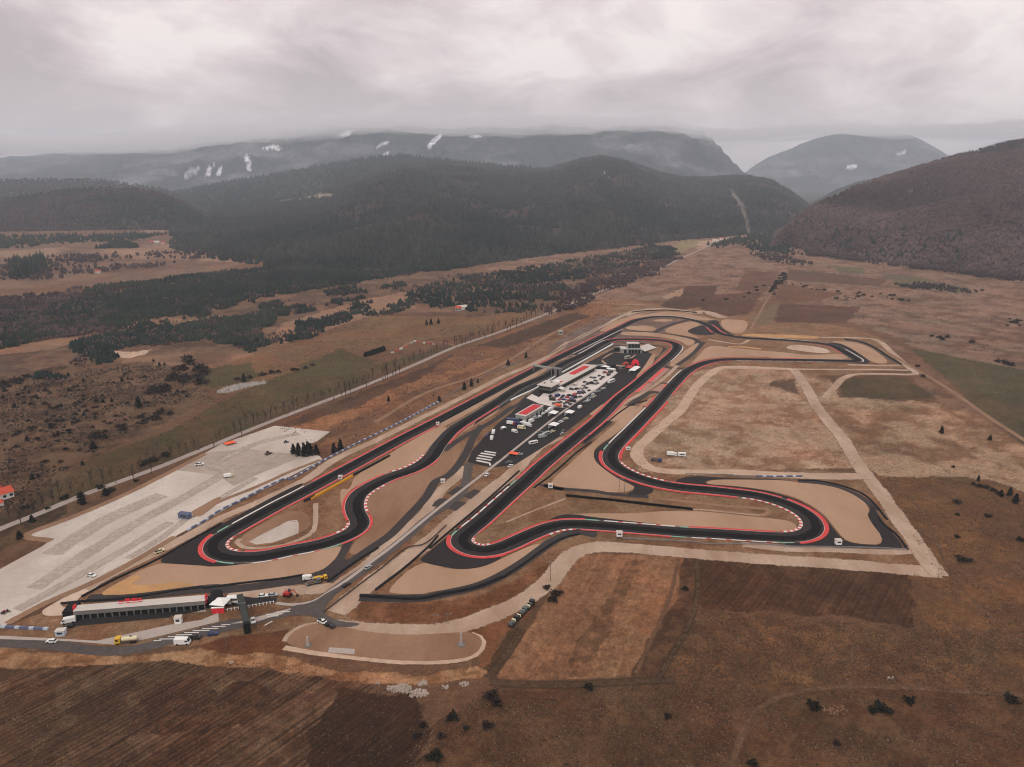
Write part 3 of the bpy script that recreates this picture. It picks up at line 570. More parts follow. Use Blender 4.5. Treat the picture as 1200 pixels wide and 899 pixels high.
hue=(fbm(xs,yv,38,4,71,.6)-.5)*2; hue2=(fbm(xs,yv,9,3,72,.6)-.5)*2; hh=np.clip(hue*1.1+hue2*.6,-1,1)[:,None]
base*=(1+hh*np.array((-.10,.035,.06)))*np.array((.98,1.04,1.0))
base*=(1+.34*(fbm(xs,yv,24,4,73,.6)-.5))[:,None]
# wide strips of the ploughed field below the lower gravel road
po=W("p 666,648 800,652 792,700 738,792 660,797 580,797 640,705"); mk=inpoly(xs,yv,po)
a=np.array(un(712,655)); b=np.array(un(640,790)); d=(b-a)/np.linalg.norm(b-a); pp=(xs[mk]*(-d[1])+yv[mk]*d[0]); ys_along=xs[mk]*d[0]+yv[mk]*d[1]
base[mk]*=(1+.55*(fbm(pp,ys_along*.01,1.9,3,4,.7)-.5)+.5*(fbm(pp,ys_along*.012,7.5,2,6)-.5))[:,None]
r_,c_=X.shape; idx=np.arange(nv).reshape(r_,c_)
Fc=np.stack([idx[:-1,:-1],idx[:-1,1:],idx[1:,1:],idx[1:,:-1]],-1).reshape(-1,4)
gme=npmesh('ground',np.stack([xs,yv,np.zeros(nv)],1),Fc,'ground',base,{'furrow':furrow}); struct(link('ground',gme))
# ------------------------------------------------------------------ hills and mountains
def interp_line(pts,xq):
    p=np.array(pts,float); return np.interp(xq,p[:,0],p[:,1])
FORV=[];
def hill(name,sil,foot,Yr,dx=3.0,rows=36,bump=0.12,matname='hill',colfn=None,seed=1,conv=0.75,jag=0.0,backdrop=900.0,treedens=0,treecol=None,treeh=(12,20),kind='cone',nearfoot=None):
    x0=sil[0][0]; x1=sil[-1][0]; px=np.arange(x0,x1+.01,dx); sy=interp_line(sil,px)
    sy=sy+(fbm(px,px*0,14,4,seed+90)-.5)*jag
    Yr=interp_line(Yr,px) if not np.isscalar(Yr) else np.full(px.shape,float(Yr))
    top=np.array([atY(a,b,c) for a,b,c in zip(px,sy,Yr)])
    if nearfoot is not None: ft=np.array([np.array(atY(a,YH,nearfoot))*[1,1,0] for a in px])
    else:
        fy=interp_line(foot,px); ft=np.array([un(a,b)+(0.0,) for a,b in zip(px,fy)])
    t=np.linspace(0,1,rows); V=np.zeros((rows+6,len(px),3)); 
    for i,q in enumerate(t):
        V[i,:,:2]=ft[:,:2]*(1-q)+top[:,:2]*q
        V[i,:,2]=np.maximum(top[:,2],2)*(q**conv)*(1.0)-3*(1-q)
    b1=(1-2*np.abs(fbm(V[:rows,:,0],V[:rows,:,1],520,5,seed,.5)*2-1))*.9-.3; tt=t[:,None]
    V[:rows,:,2]+=b1*np.maximum(top[None,:,2],10)*bump*4*tt*(1-tt)
    for i in range(6):                            # the far side falls away again
        q=(i+1)/6; dirv=top[:,:2]/np.linalg.norm(top[:,:2],axis=1)[:,None]
        V[rows+i,:,:2]=top[:,:2]+dirv*backdrop*q; V[rows+i,:,2]=np.maximum(top[:,2],2)*(1-q**1.4)-6*q
    n=V.shape[0]; Vf=V.reshape(-1,3); idx=np.arange(len(Vf)).reshape(n,len(px))
    Fq=np.stack([idx[:-1,:-1],idx[:-1,1:],idx[1:,1:],idx[1:,:-1]],-1).reshape(-1,4)
    cols=colfn(Vf,V,t,px)*ALB
    o=link(name,npmesh(name,Vf,Fq,matname,cols)); struct(o)
    if treedens:
        A=np.linalg.norm(np.cross(V[1:rows,:-1]-V[:rows-1,:-1],V[:rows-1,1:]-V[:rows-1,:-1]),axis=2).ravel(); pr=A/A.sum()
        pick=rng.choice(len(A),treedens,p=pr); ii,jj=np.unravel_index(pick,(rows-1,len(px)-1)); u=rng.random(treedens)[:,None]; v=rng.random(treedens)[:,None]
        P=V[ii,jj]*(1-u)*(1-v)+V[ii+1,jj]*u*(1-v)+V[ii,jj+1]*(1-u)*v+V[ii+1,jj+1]*u*v
        return P
    # ridge line in view from further away stays rough because trees stand on it
def tree_mass(name,P,hmin,hmax,colA,colB,kind='cone',sides=5,seed=0,wr=(.26,.4),patch=220,ridge=None):
    n=len(P); h=rng.uniform(hmin,hmax,n); r=h*rng.uniform(wr[0],wr[1],n)
    ang=rng.random(n)*6.28; k=sides
    th=ang[:,None]+np.arange(k)[None,:]*2*math.pi/k; rj=r[:,None]*rng.uniform(.75,1.25,(n,k))
    mix=np.clip((fbm(P[:,0],P[:,1],patch,5,seed,.62)-.46)/.14,0,1)[:,None]*np.ones((n,1))
    if ridge: rd_=1-2*np.abs(fbm(P[:,0],P[:,1],520,5,ridge,.5)*2-1); mix=np.clip((rd_[:,None]-.25)/.5,0,1)*.7+mix*.45
    mix=np.clip(mix+rng.normal(0,.12 if kind=='cone' else .05,(n,1)),0,1)
    c=(np.array(colA)*(1-mix)+np.array(colB)*mix)*(rng.uniform(.78,1.22,(n,1)) if kind=='cone' else rng.uniform(.95,1.05,(n,1)))
    if kind=='cone':
        ring1=np.stack([P[:,0:1]+rj*np.cos(th),P[:,1:2]+rj*np.sin(th),P[:,2:3]+(h*.08)[:,None]*np.ones((1,k))],-1)
        ring2=np.stack([P[:,0:1]+rj*.62*np.cos(th+.6),P[:,1:2]+rj*.62*np.sin(th+.6),P[:,2:3]+(h*.5)[:,None]*np.ones((1,k))],-1)
        ap=np.stack([P[:,0],P[:,1],P[:,2]+h],-1)[:,None]
        V=np.concatenate([ring1,ring2,ap],1)
        fs=[]
        for i in range(k): j=(i+1)%k; fs+= [(i,j,k+i),(j,k+j,k+i),(k+i,k+j,2*k)]
    else:                                        # rounded bare crown
        lo=np.stack([P[:,0:1]+rj*.7*np.cos(th),P[:,1:2]+rj*.7*np.sin(th),P[:,2:3]+(h*.25)[:,None]*np.ones((1,k))],-1)
        hi=np.stack([P[:,0:1]+rj*np.cos(th+.5),P[:,1:2]+rj*np.sin(th+.5),P[:,2:3]+(h*.65)[:,None]*rng.uniform(.85,1.15,(n,k))],-1)
        ap=np.stack([P[:,0]+rng.normal(0,1,n)*r*.2,P[:,1],P[:,2]+h],-1)[:,None]
        V=np.concatenate([lo,hi,ap],1); fs=[]
        for i in range(k): j=(i+1)%k; fs+= [(i,j,k+i),(j,k+j,k+i),(k+i,k+j,2*k)]
    m=V.shape[1]; fs=np.array(fs); Fq=(np.arange(n)[:,None,None]*m+fs[None]).reshape(-1,3)
    cols=np.repeat(c,m,0)*ALB
    sh=rng.uniform(.92,1.08,len(cols))[:,None]; cols=cols*sh
    o=link(name,npmesh(name,V.reshape(-1,3),Fq,'forest',cols)); o['kind']='stuff'; return o
CON=np.array((.0105,.019,.0165)); CON2=np.array((.024,.032,.023)); DEC=np.array((.052,.034,.034)); DEC2=np.array((.096,.062,.057))
def col_mix(a,b,scale,seed,th=.5,soft=.12):
    def f(Vf,V,t,px):
        q=fbm(Vf[:,0],Vf[:,1],scale,5,seed,.6); m_=np.clip((q-th+soft/2)/soft,0,1)[:,None]; return np.array(a)*(1-m_)+np.array(b)*m_
    return f
SNOW=[]
def mount_col(snows,rock=(.028,.032,.036),pale=(.12,.122,.125)):
    def f(Vf,V,t,px):
        q=fbm(Vf[:,0],Vf[:,2]*3+Vf[:,1]*.3,500,5,77,.6); m_=np.clip((q-.45)/.2,0,1)[:,None]; c=np.array(rock)*(1-m_)+np.array(pale)*m_
        wob=(fbm(Vf[:,0],Vf[:,2],60,3,5)-.5)*30; fine=fbm(Vf[:,0],Vf[:,2]*1.4,70,4,15,.6)
        for s in snows:
            po=[atY(a,b,1.0) for a,b in parse(s)]
            ax=Vf[:,0]/Vf[:,1]; az=(Vf[:,2]-H)/Vf[:,1]; wv=wob/Vf[:,1]
            mk=inpoly(ax+wv*1.5,az+wv*.9,[(p_[0],p_[2]-H) for p_ in po])&(fine>.36); c[mk]=np.array((.75,.75,.77))*np.clip((fine[mk]-.32)/.12,.4,1)[:,None]
        return c
    return f
# far snow range under the cloud base
S4=["p 214,208 222,200 234,195 230,202 220,209","p 238,208 243,198 250,193 248,203 242,209","p 253,207 256,198 260,194 259,205","p 285,183 290,181 293,190 297,199 293,201 288,193","p 308,174 318,169 330,171 330,176 316,175","p 396,160 404,154 416,152 412,157 402,161","p 440,172 450,166 460,163 452,170 443,173","p 500,172 506,163 518,156 516,162 506,171 502,175","p 545,161 556,157 566,159 556,163","p 449,180 455,178 455,181 450,182"]
hill('mountain',[(-260,192),(-60,188),(0,184),(60,180),(130,178),(200,172),(240,165),(262,164),(300,160),(350,154),(400,149),(440,151),(470,147),(520,152),(560,148),(600,151),(650,146),(700,150),(760,147),(800,150),(816,153),(826,155),(829,161),(834,161),(839,169),(845,172),(848,180),(855,184),(858,190),(864,193),(869,200),(876,204),(890,212)],None,[(-260,14000),(0,13000),(200,10500),(330,9000),(450,8400),(890,8200)],dx=1.5,rows=110,bump=.3,matname='mountain',colfn=mount_col(S4),seed=4,conv=.85,jag=5,nearfoot=6300,backdrop=1200)
S5=["p 1048,180 1062,177 1060,182","p 990,196 1002,192 1008,196 998,199"]
hill('mountain',[(858,214),(872,203),(885,193),(900,184),(930,173),(955,162),(985,155),(1020,152),(1045,154),(1065,158),(1090,169),(1112,183),(1140,196),(1180,214)],None,12000,dx=1.5,rows=80,bump=.3,matname='mountain',colfn=mount_col(S5,(.035,.04,.045),(.11,.115,.12)),seed=9,conv=.8,jag=3,nearfoot=8800)
hill('mountain',[(1120,190),(1150,173),(1175,165),(1200,163),(1260,160),(1400,175)],None,13500,dx=4,rows=20,matname='mountain',colfn=mount_col([],(.05,.056,.06)),seed=12,nearfoot=11000)
hill('hill',[(930,246),(950,238),(980,222),(1005,213),(1030,208),(1060,206),(1120,215)],None,4300,dx=3,rows=24,colfn=col_mix((.045,.042,.04),(.03,.036,.032),300,3),seed=15,nearfoot=3200)
P=hill('hill',[(-200,238),(0,241),(120,236),(200,226),(262,214),(330,203),(400,190),(440,184),(475,182),(510,186),(560,192),(620,196),(680,205)],None,[(-200,5600),(260,5200),(680,4600)],dx=3,rows=30,colfn=col_mix(CON,CON2,500,31),seed=21,nearfoot=3400,treedens=9000)
tree_mass('forest',P,14,24,CON,CON2,seed=2)
P=hill('hill',[(-240,224),(-100,218),(0,212),(60,211),(120,212),(190,222),(240,238)],None,4600,dx=3,rows=24,colfn=col_mix(CON,DEC*.8,400,32),seed=22,nearfoot=3300,treedens=3500)
tree_mass('forest',P,12,20,CON,DEC*.8,seed=3,kind='round')
P=hill('hill',[(-220,236),(-60,236),(0,236),(30,231),(70,225),(110,222),(150,222),(185,226),(210,236),(240,252),(262,264)],[(-220,276),(0,272),(120,270),(200,270),(262,268)],3100,dx=3,rows=26,colfn=col_mix(DEC*.9,CON,260,33,.55),seed=23,treedens=7000)
tree_mass('forest',P,10,17,DEC*.85,CON,seed=4,kind='round')
# main wooded ridge
def main_col(Vf,V,t,px):
    c=col_mix(CON*1.3,DEC*.9,240,111,.58,.08)(Vf,V,t,px)
    for s,cc in (("p 318,238 345,231 372,226 392,228 388,232 360,234 330,237",(.30,.24,.17)),("p 312,238 330,234 335,238 318,241",(.26,.21,.15)),("p 853,223 857,222 871,240 877,262 879,276 876,276 872,255 864,238",(.16,.14,.12)),("p 706,202 714,200 714,208 708,209",(.6,.58,.56)),("p 588,196 602,195 602,199 590,199",(.5,.5,.48))):
        ax=Vf[:,0]/Vf[:,1]; az=(Vf[:,2]-H)/Vf[:,1]; po=[atY(a,b,1.0) for a,b in parse(s)]
        mk=inpoly(ax,az,[(p_[0],p_[2]-H) for p_ in po]); c[mk]=cc
    return c
MAINSIL=[(200,268),(232,256),(250,246),(290,242),(330,232),(375,222),(400,214),(430,204),(455,198),(480,193),(520,194),(560,195),(600,199),(640,199),(660,194),(680,188),(705,185),(725,187),(750,195),(775,203),(800,209),(830,209),(850,208),(880,208),(905,212),(925,224),(945,240),(962,256)]
P=hill('hill',MAINSIL,[(200,292),(240,302),(300,311),(380,318),(450,318),(560,312),(640,300),(720,292),(800,282),(870,276),(930,270),(962,268)],[(200,3000),(300,3700),(450,4700),(700,5000),(850,4600),(962,3700)],dx=2.5,rows=90,bump=.4,colfn=main_col,seed=27,conv=.9,treedens=52000)
clear=np.zeros(len(P),bool)
for s in ("p 316,239 345,230 372,225 394,227 388,233 360,235 330,239","p 852,221 858,221 873,240 879,262 881,278 875,278 870,255 862,237"):
    po=[atY(a,b,1.0) for a,b in parse(s)]; clear|=inpoly(P[:,0]/P[:,1],(P[:,2]-H)/P[:,1],[(p_[0],p_[2]-H) for p_ in po])
opening=fbm(P[:,0],P[:,1],240,5,111,.62); P=P[~clear&((opening<.60)|(rng.random(len(P))<.25))]
tree_mass('forest',P,11,20,CON*.85,np.array((.034,.036,.033)),seed=5,patch=230,ridge=27)
# brown hill on the right
P=hill('hill',[(900,292),(912,276),(925,262),(945,246),(965,236),(1000,221),(1030,210),(1060,201),(1090,192),(1120,183),(1150,176),(1180,168),(1200,164),(1240,156),(1320,146),(1420,150)],[(900,293),(925,288),(960,299),(1000,303),(1060,311),(1120,319),(1200,328),(1320,340),(1420,350)],[(900,1850),(960,2100),(1060,2450),(1200,2600),(1420,2700)],dx=2.5,rows=60,bump=.28,colfn=col_mix(DEC,DEC2*.9,200,35,.5),seed=29,conv=.95,treedens=26000)
tree_mass('forest',P,6,11,DEC*.75,DEC2*1.1,kind='round',seed=6,patch=160,ridge=29)
lowm=P[(P[:,2]<60)&(P[:,0]/P[:,1]<.62)]
if len(lowm): 
    sel=lowm[rng.random(len(lowm))<.07]; tree_mass('forest',sel,9,17,CON,CON2,seed=7)
# ------------------------------------------------------------------ circuit surfaces
def area_mesh(name,poly,z,matname):
    tri=tessellate_polygon([[Vector((p[0],p[1],0)) for p in poly]])
    V=np.array([(p[0],p[1],z) for p in poly]); 
    T=[]
    for a,b,c in tri:
        if (V[b][0]-V[a][0])*(V[c][1]-V[a][1])-(V[b][1]-V[a][1])*(V[c][0]-V[a][0])<0: b,c=c,b
        T.append((a,b,c))
    return npmesh(name,V,np.array(T),matname)
LZ=0.03
def lz(layer): return 0.02+LZ*layer
SOFT={'tarmac_service','trap','trapdark','orange','runoff','road','tarmac_old'}
for k,(name,mt,layer,s) in enumerate(AREAS):
    po=W(s)
    if mt in SOFT and name not in('hatched_runoff',): po=chaikin(po,2)
    struct(link(name,area_mesh(name,po,lz(layer)+0.0012*k,mt)))
def strip_mesh(name,path,wd,z,matname,rag=0.0,seed=0):
    p=catmull(path,6) if len(path)>2 else np.array(path,float)
    p=resample(p,4.0); nn=normals(p); hw=wd/2; n=len(p)
    j1=(fbm(p[:,0],p[:,1],9,2,seed)-.5)*rag*2; j2=(fbm(p[:,0],p[:,1],9,2,seed+5)-.5)*rag*2
    soft='edge' if matname in('road_soft','dirt','dirtdark','sandpath','verge','dirtfaint','padtrack') else None
    cr=(-1.28,-.6,0,.6,1.28) if soft else (-1,1)
    V=np.concatenate([np.c_[p+nn*((hw*c)+(j1 if c<0 else j2)*abs(c))[:,None],np.full(n,z)] for c in cr]); i=np.arange(n-1)
    f=np.concatenate([np.stack([i+k*n,i+(k+1)*n,i+(k+1)*n+1,i+k*n+1],1) for k in range(len(cr)-1)])
    return npmesh(name,V,f,matname,None,{'edge':np.repeat([0,1,1,1,0],n).astype(float)} if soft else None)
for k,(name,mt,layer,wd,s) in enumerate(STRIPS):
    mt='road_soft' if mt=='road' else mt; struct(link(name,strip_mesh(name,W(s),wd,lz(layer)+0.0012*k+.0006,mt,rag=(wd*.08 if mt in('road_soft','dirt','dirtdark','sandpath','verge','dirtfaint','padtrack') else wd*.02),seed=k)))
# the race track: a closed ribbon 11 m wide with lines and kerbs
C0=catmull(W(CENTER),8,closed=True); C0=resample(C0,2.5,closed=True)
for _ in range(3): C0=(np.roll(C0,1,0)+2*C0+np.roll(C0,-1,0))/4
NN=normals(C0,closed=True); HW=5.5; nC=len(C0)
ZT=lz(4)+.06
def ribbon(name,o0,o1,z,matname,i0=0,i1=None,z1=None):
    ii=np.arange(i0,i1 if i1 else nC+1)%nC
    A=C0[ii]+NN[ii]*o0; B=C0[ii]+NN[ii]*o1; n=len(ii)
    V=np.concatenate([np.c_[A,np.full(n,z)],np.c_[B,np.full(n,z if z1 is None else z1)]]); i=np.arange(n-1)
    f=np.stack([i,i+n,i+n+1,i+1],1) if o1>o0 else np.stack([i,i+1,i+n+1,i+n],1)
    return npmesh(name,V,f,matname)
track=struct(link('race_track',ribbon('race_track',-HW,HW,ZT,'track')))
link('edge_line',ribbon('edge_line',HW-.22,HW-.05,ZT+.006,'line_white'),track); link('edge_line',ribbon('edge_line',-HW+.22,-HW+.05,ZT+.006,'line_white'),track)
def nearest(s):
    p=np.array(W(s)[0]); return int(np.argmin(((C0-p)**2).sum(1)))
KM={'r':'kerb_red','w':'kerb_white','g':'kerb_green'}
for side,a,b,pat in KERBS:
    ia,ib=nearest(a),nearest(b)
    if side=='L' or True:
        n=(ib-ia)%nC
        if n>nC/2: ia,ib=ib,ia; n=(ib-ia)%nC
    sg=1 if side=='R' else -1; wd=1.45
    if '+' in pat: wd=2.2
    if '-' in pat: wd=1.2
    if pat in('w','wr','g'): wd=.85
    pt=pat.strip('+-'); b_=MB(); per=1
    for q in range(n):
        i=(ia+q)%nC; j=(i+1)%nC
        ch=pt[(q//per)%len(pt)]
        if pt=='wr': ch='w' if (q%4)<3 and (q%2==0 or q%4==1) else 'r'
        o0,o1=HW-.02,HW+wd
        A=C0[i]+NN[i]*sg*o0; B=C0[i]+NN[i]*sg*o1; Cc=C0[j]+NN[j]*sg*o1; D=C0[j]+NN[j]*sg*o0
        pts=[(A[0],A[1],ZT+.02),(B[0],B[1],ZT+.07),(Cc[0],Cc[1],ZT+.07),(D[0],D[1],ZT+.02)]
        if sg<0: pts=pts[::-1]
        b_.quad(pts,KM[ch])
    if n>0: b_.build('kerb',track)
ii=np.arange(nC); ofs=3.0*(fbm(ii*2.5,ii*0,260,2,12)-.5)*2
V=np.concatenate([np.c_[C0+NN*(ofs+c)[:,None],np.full(nC,ZT+.003)] for c in (-3.2,-1.2,1.2,3.2)]); i=np.arange(nC); j=(i+1)%nC
rb=link('racing_line',npmesh('racing_line',V,np.concatenate([np.stack([i+k*nC,i+(k+1)*nC,j+(k+1)*nC,j+k*nC],1) for k in range(3)]),'rubber',None,{'edge':np.repeat([0,.55,.55,0],nC).astype(float)}),track)
# ------------------------------------------------------------------ barriers, rails, walls
def wall_path(path,wd,h,mats,seg=2.0,z0=0.0,smooth=True,gap=0):
    p=catmull(path,6) if smooth and len(path)>2 else np.array(path,float)
    p=resample(p,seg); nn=normals(p); b=MB(); hw=wd/2
    for i in range(len(p)-1):
        m_=mats[i%len(mats)]; q=p[i+1]-(p[i+1]-p[i])*gap
        n2=nn[i+1]
        ft=[p[i]+nn[i]*hw,q+n2*hw,q-n2*hw,p[i]-nn[i]*hw]
        b.prism(ft,z0,z0+h*(0.985+.015*((i*7)%3)/2),m_)
    return b
BM={'tyre':['tyre','tyre','tyre'],'blue':['blue','blue','bluepale'],'yellow':['yellow'],'white':['white'],'rail':['rail'],'fence_dark':['fence_dark'],'blackwall':['blackwall']}
BC={'tyre_barrier':'tyre barrier','guard_rail':'guard rail','black_wall':'wall','pit_wall':'pit wall','fence':'fence'}
for name,kind,wd,h,s,lab in BARR:
    k2='blackwall' if name=='black_wall' else kind
    if name in('guard_rail','fence'):
        root=empty(name,*W(s)[0],label=lab,cat=BC[name]); base_=Vector(root.location)
        p=catmull(W(s),6) if len(W(s))>2 else np.array(W(s),float); p=resample(p,4.0); nn=normals(p); b=MB(); pb=MB()
        off=np.array([base_.x,base_.y])
        for i in range(len(p)-1):
            a,c=p[i]-off,p[i+1]-off; n0=nn[i]*.12
            for zz in ((.45,.62),(.8,h)): b.prism([a+n0,c+n0,c-n0,a-n0],zz[0],zz[1],BM[k2][0])
            pb.box(a[0]-.08,a[0]+.08,a[1]-.08,a[1]+.08,0,h,'steel')
        b.build('rail',root)['kind']='stuff'; pb.build('post',root)['kind']='stuff'
    else:
        o=wall_path(W(s),wd,h,BM[k2]).build(name); tag(o,lab,BC[name])
# ------------------------------------------------------------------ buildings
def frame(a,b):                                   # local frame: origin a, x towards b
    a=Vector((a[0],a[1],0)); b=Vector((b[0],b[1],0)); return a,math.atan2(b.y-a.y,b.x-a.x),(b-a).length
# grandstand with pit boxes beneath, long side facing the entrance road
a,rz,Ln=frame(un(89,727),un(240.5,714.5))
g=empty('grandstand',a.x,a.y,0,rz,'long low grandstand with pale roof, dark bays and red end banners by the entrance','grandstand')
DP=7.5; b=MB(); b.box(0,Ln,.5,DP,0,2.6,'facade_grey'); b.build('wall',g)
nb=18
for i in range(nb):
    x=Ln*(i+.5)/nb; b=MB(); b.box(x-Ln/nb*.40,x+Ln/nb*.40,.38,.6,.15,2.45,'dark'); b.build('bay',g)
for i in range(nb+1):
    x=Ln*i/nb; b=MB(); b.box(x-.16,x+.16,.0,.36,0,2.6,'facade_grey'); b.build('column',g)
b=MB(); b.box(-.3,Ln+.3,-.35,.9,2.62,4.5,'facade_grey'); b.build('fascia',g)
b=MB(); b.quad([(-.4,-.5,4.55),(Ln+.4,-.5,4.55),(Ln+.4,4.2,4.7),(-.4,4.2,4.7)],'roof_light'); b.quad([(-.4,-.5,4.5),(-.4,4.2,4.5),(Ln+.4,4.2,4.5),(Ln+.4,-.5,4.5)],'roof_light'); b.quad([(-.4,-.5,4.5),(Ln+.4,-.5,4.5),(Ln+.4,-.5,4.55),(-.4,-.5,4.55)],'dark')
roof=b.build('roof',g)
for k in range(4): b=MB(); b.box(0,Ln,4.3+k*.9,5.2+k*.9,0,3.9-k*.8,'facade_grey'); b.build('seat_tier',g)
b=MB(); b.box(-.5,Ln+.5,-1.5,-.38,0,.12,'sidewalk'); b.build('kerb',g)
for x in (-.6,Ln+.4):
    b=MB(); b.box(x-.3,x+.3,.6,3.6,2.4,6.0,'red',ty=.6); b.box(x-.34,x+.34,1.6,2.6,3.8,4.4,'white'); b.build('banner',g)
b=MB(); x=Ln*.40
for dx,wd_,zz in ((-4.2,2.2,1.4),(-1.4,2.0,2.6),(1.2,2.2,2.6),(3.8,1.4,2.2)): b.box(x+dx,x+dx+wd_,2.6,2.9,4.7,4.6+zz*.8,'red')
b.box(x-4.4,x+5.4,2.52,2.58,5.1,5.35,'white'); b.build('roof_sign',g)
for x0,x1 in ((-5.2,-1.2),(Ln+1.2,Ln+5.4)):
    b=MB(); b.box(x0,x1,.8,9,0,3.9,'dark'); b.build('stair_block',g)
# entrance gantry: portal across the access road
a,rz,Ln=frame(un(290,740.5),un(283,713)); 
g=empty('entrance_gantry',a.x,a.y,0,rz,'dark entrance gantry spanning the access road, black pillar at its near end','gantry')
b=MB(); b.box(-1.6,1.6,-1.3,1.3,0,4.9,'dark'); b.build('pillar',g)
b=MB(); b.box(Ln-1.4,Ln+1.4,-1.1,1.1,0,4.9,'dark'); b.build('pillar',g)
b=MB(); b.box(-1.8,Ln+1.8,-1.3,1.3,4.95,6.0,'gantry_dark'); b.build('beam',g)
b=MB(); b.box(2.0,Ln-2.0,-1.55,-1.32,5.05,5.9,'dark'); b.build('panel',g)
# hall with red roof
a,rz,Ln=frame(un(616,496.5),un(636.5,484)); a2=un(604,494.5)
wdh=(Vector((a2[0],a2[1],0))-a).length
g=empty('paddock_hall',a.x,a.y,0,rz,'grey hall with red lettered roof panels standing in the paddock','hall')
HT=5.6
b=MB(); b.box(0,Ln,0,wdh,0,HT,'facade_pale'); b.build('wall',g)
b=MB(); b.box(-.4,Ln+.4,-.4,wdh+.4,HT+.02,HT+.5,'roof_light'); rf=b.build('roof',g)
b=MB(); b.box(2.2,Ln-1.0,wdh*.12,wdh*.88,HT+.53,HT+.75,'redroof'); b.build('roof_panel',rf)
for i in range(7):
    x=3.5+(Ln-8)*i/7; b=MB(); b.box(x,x+.9,wdh*.3,wdh*.72,HT+.77,HT+.86,'red'); b.build('roof_letter',rf)
for i in range(4):
    x=Ln*(i+.5)/4; b=MB(); b.box(x-1.5,x+1.5,-.12,-.02,.1,3.6,'glass'); b.build('door',g)
b=MB(); b.box(-.14,-.02,wdh*.3,wdh*.7,.1,3.4,'glass'); b.build('door',g)
# pit building and race control
a,rz,Ln=frame(un(645.5,462.5),un(697,434.5)); 
g=empty('pit_building',a.x,a.y,0,rz,'long low pit building with pale flat roof and red roof section beside pit lane','pit building')
b=MB(); b.box(13,Ln,0,11,0,4.6,'facade_grey'); b.build('wall',g)
nb=18
for i in range(nb):
    x0=14+(Ln-15)*i/nb; b=MB(); b.box(x0+.5,x0+(Ln-15)/nb-.6,-.14,-.02,.1,3.3,'dark'); b.build('garage_door',g)
b=MB(); b.box(13,Ln+.8,-2.2,11.6,4.65,5.15,'roof_light'); rf=b.build('roof',g)
b=MB(); b.box(Ln*.56,Ln*.92,2.5,8.2,5.2,6.0,'redroof',tx=1,ty=.6); b.build('roof_panel',rf)
b=MB(); b.box(16,28,3.5,9.0,5.2,5.9,'white',tx=3,ty=1.5); b.build('skylight',rf)
b=MB(); b.box(20,27,1.8,3.3,5.2,5.7,'redroof',tx=1,ty=.3); b.build('roof_panel',rf)
for i in range(6):
    x=Ln*.58+(Ln*.32)*i/6; b=MB(); b.box(x,x+1.6,3.4,7.2,6.02,6.1,'red'); b.build('roof_letter',rf)
g2=empty('race_control',a.x,a.y,0,rz,'two storey glass race control block with wide overhanging pale roof','building')
b=MB(); b.box(.6,12,1.2,10.5,0,3.4,'dark'); b.build('ground_floor',g2)
b=MB(); b.box(-.4,12.6,-.4,11.5,3.42,6.9,'facade_grey'); uf=b.build('upper_floor',g2)
for i in range(5): b=MB(); b.box(i*2.5+.1,i*2.5+2.3,-.52,-.42,4.0,6.5,'glass'); b.build('window',uf)
for i in range(5): b=MB(); b.box(-.52,-.42,i*2.3+.1,i*2.3+2.1,4.0,6.5,'glass'); b.build('window',uf)
b=MB(); b.box(-2.2,14.6,-1.8,12.6,6.95,7.6,'roof_light'); b.box(-2.22,14.62,-1.82,12.62,6.92,7.05,'dark'); b.build('roof',g2)
for k,(x,y) in enumerate(((4,8),(9,4))): b=MB(); b.box(x,x+1.4,y,y+1.1,7.62,8.5,'facade_grey'); b.build('roof_unit',g2)
# start gantry over the track
p0=un(625.5,436); p1=un(656,442); a,rz,Ln=frame(p0,p1)
g=empty('start_gantry',a.x,a.y,0,rz,'grey start gantry bridging the track to a dark tower','gantry')
b=MB(); b.box(-.4,.4,-.6,.6,0,6,'steel'); b.build('leg',g)
b=MB(); b.box(-.6,Ln-4,-.9,.9,6.02,7.6,'facade_pale'); b.build('beam',g)
b=MB(); b.box(Ln-8,Ln+.6,-2.6,2.6,0,8.2,'facade_grey'); b.box(Ln-7.2,Ln-4.6,-2.75,-2.62,1,7,'dark'); b.box(Ln-1.6,Ln+.4,-2.75,-2.62,.2,7.6,'dark'); b.build('tower',g)
# white terraced building at the far end
a,rz,Ln=frame(un(729,414.2),un(751,414.2)); 
g=empty('medical_building',a.x,a.y,0,rz,'pale two storey building with black window bands at the far paddock end','building')
b=MB(); b.box(-1,Ln+1,0,12,0,4.4,'facade_pale'); w1=b.build('lower_floor',g)
for i,(x0,x1) in enumerate(((2.0,4.6),(6.6,9.4),(9.8,12.6),(13,15.8),(16.2,18.6),(Ln-2.6,Ln-.4))): b=MB(); b.box(x0,x1,-.14,-.02,.4,4.0,'dark'); b.build('window',w1)
b=MB(); b.box(6,Ln-1.5,4.5,11,4.42,9.2,'facade_pale'); w2=b.build('upper_floor',g)
for i in range(4): x0=7.0+i*3.1; b=MB(); b.box(x0,x0+2.8,4.34,4.48,4.9,8.8,'dark'); b.build('window',w2)
b=MB(); b.box(5.6,Ln-1.1,4,11.4,9.23,9.7,'roof_light'); b.build('roof',g)
b=MB(); b.box(-1.4,5.5,-.4,12.4,4.43,4.8,'roof_light'); b.build('roof',g)
a,rz,Ln=frame(un(720.3,411.2),un(727.5,411.2)); g=empty('dark_shed',a.x,a.y,0,rz,'small black shed left of the white two storey building','shed')
b=MB(); b.box(0,Ln,0,5,0,3.6,'dark'); b.build('wall',g); b=MB(); b.box(-.3,Ln+.3,-.3,5.3,3.63,3.9,'facade_grey'); b.build('roof',g)
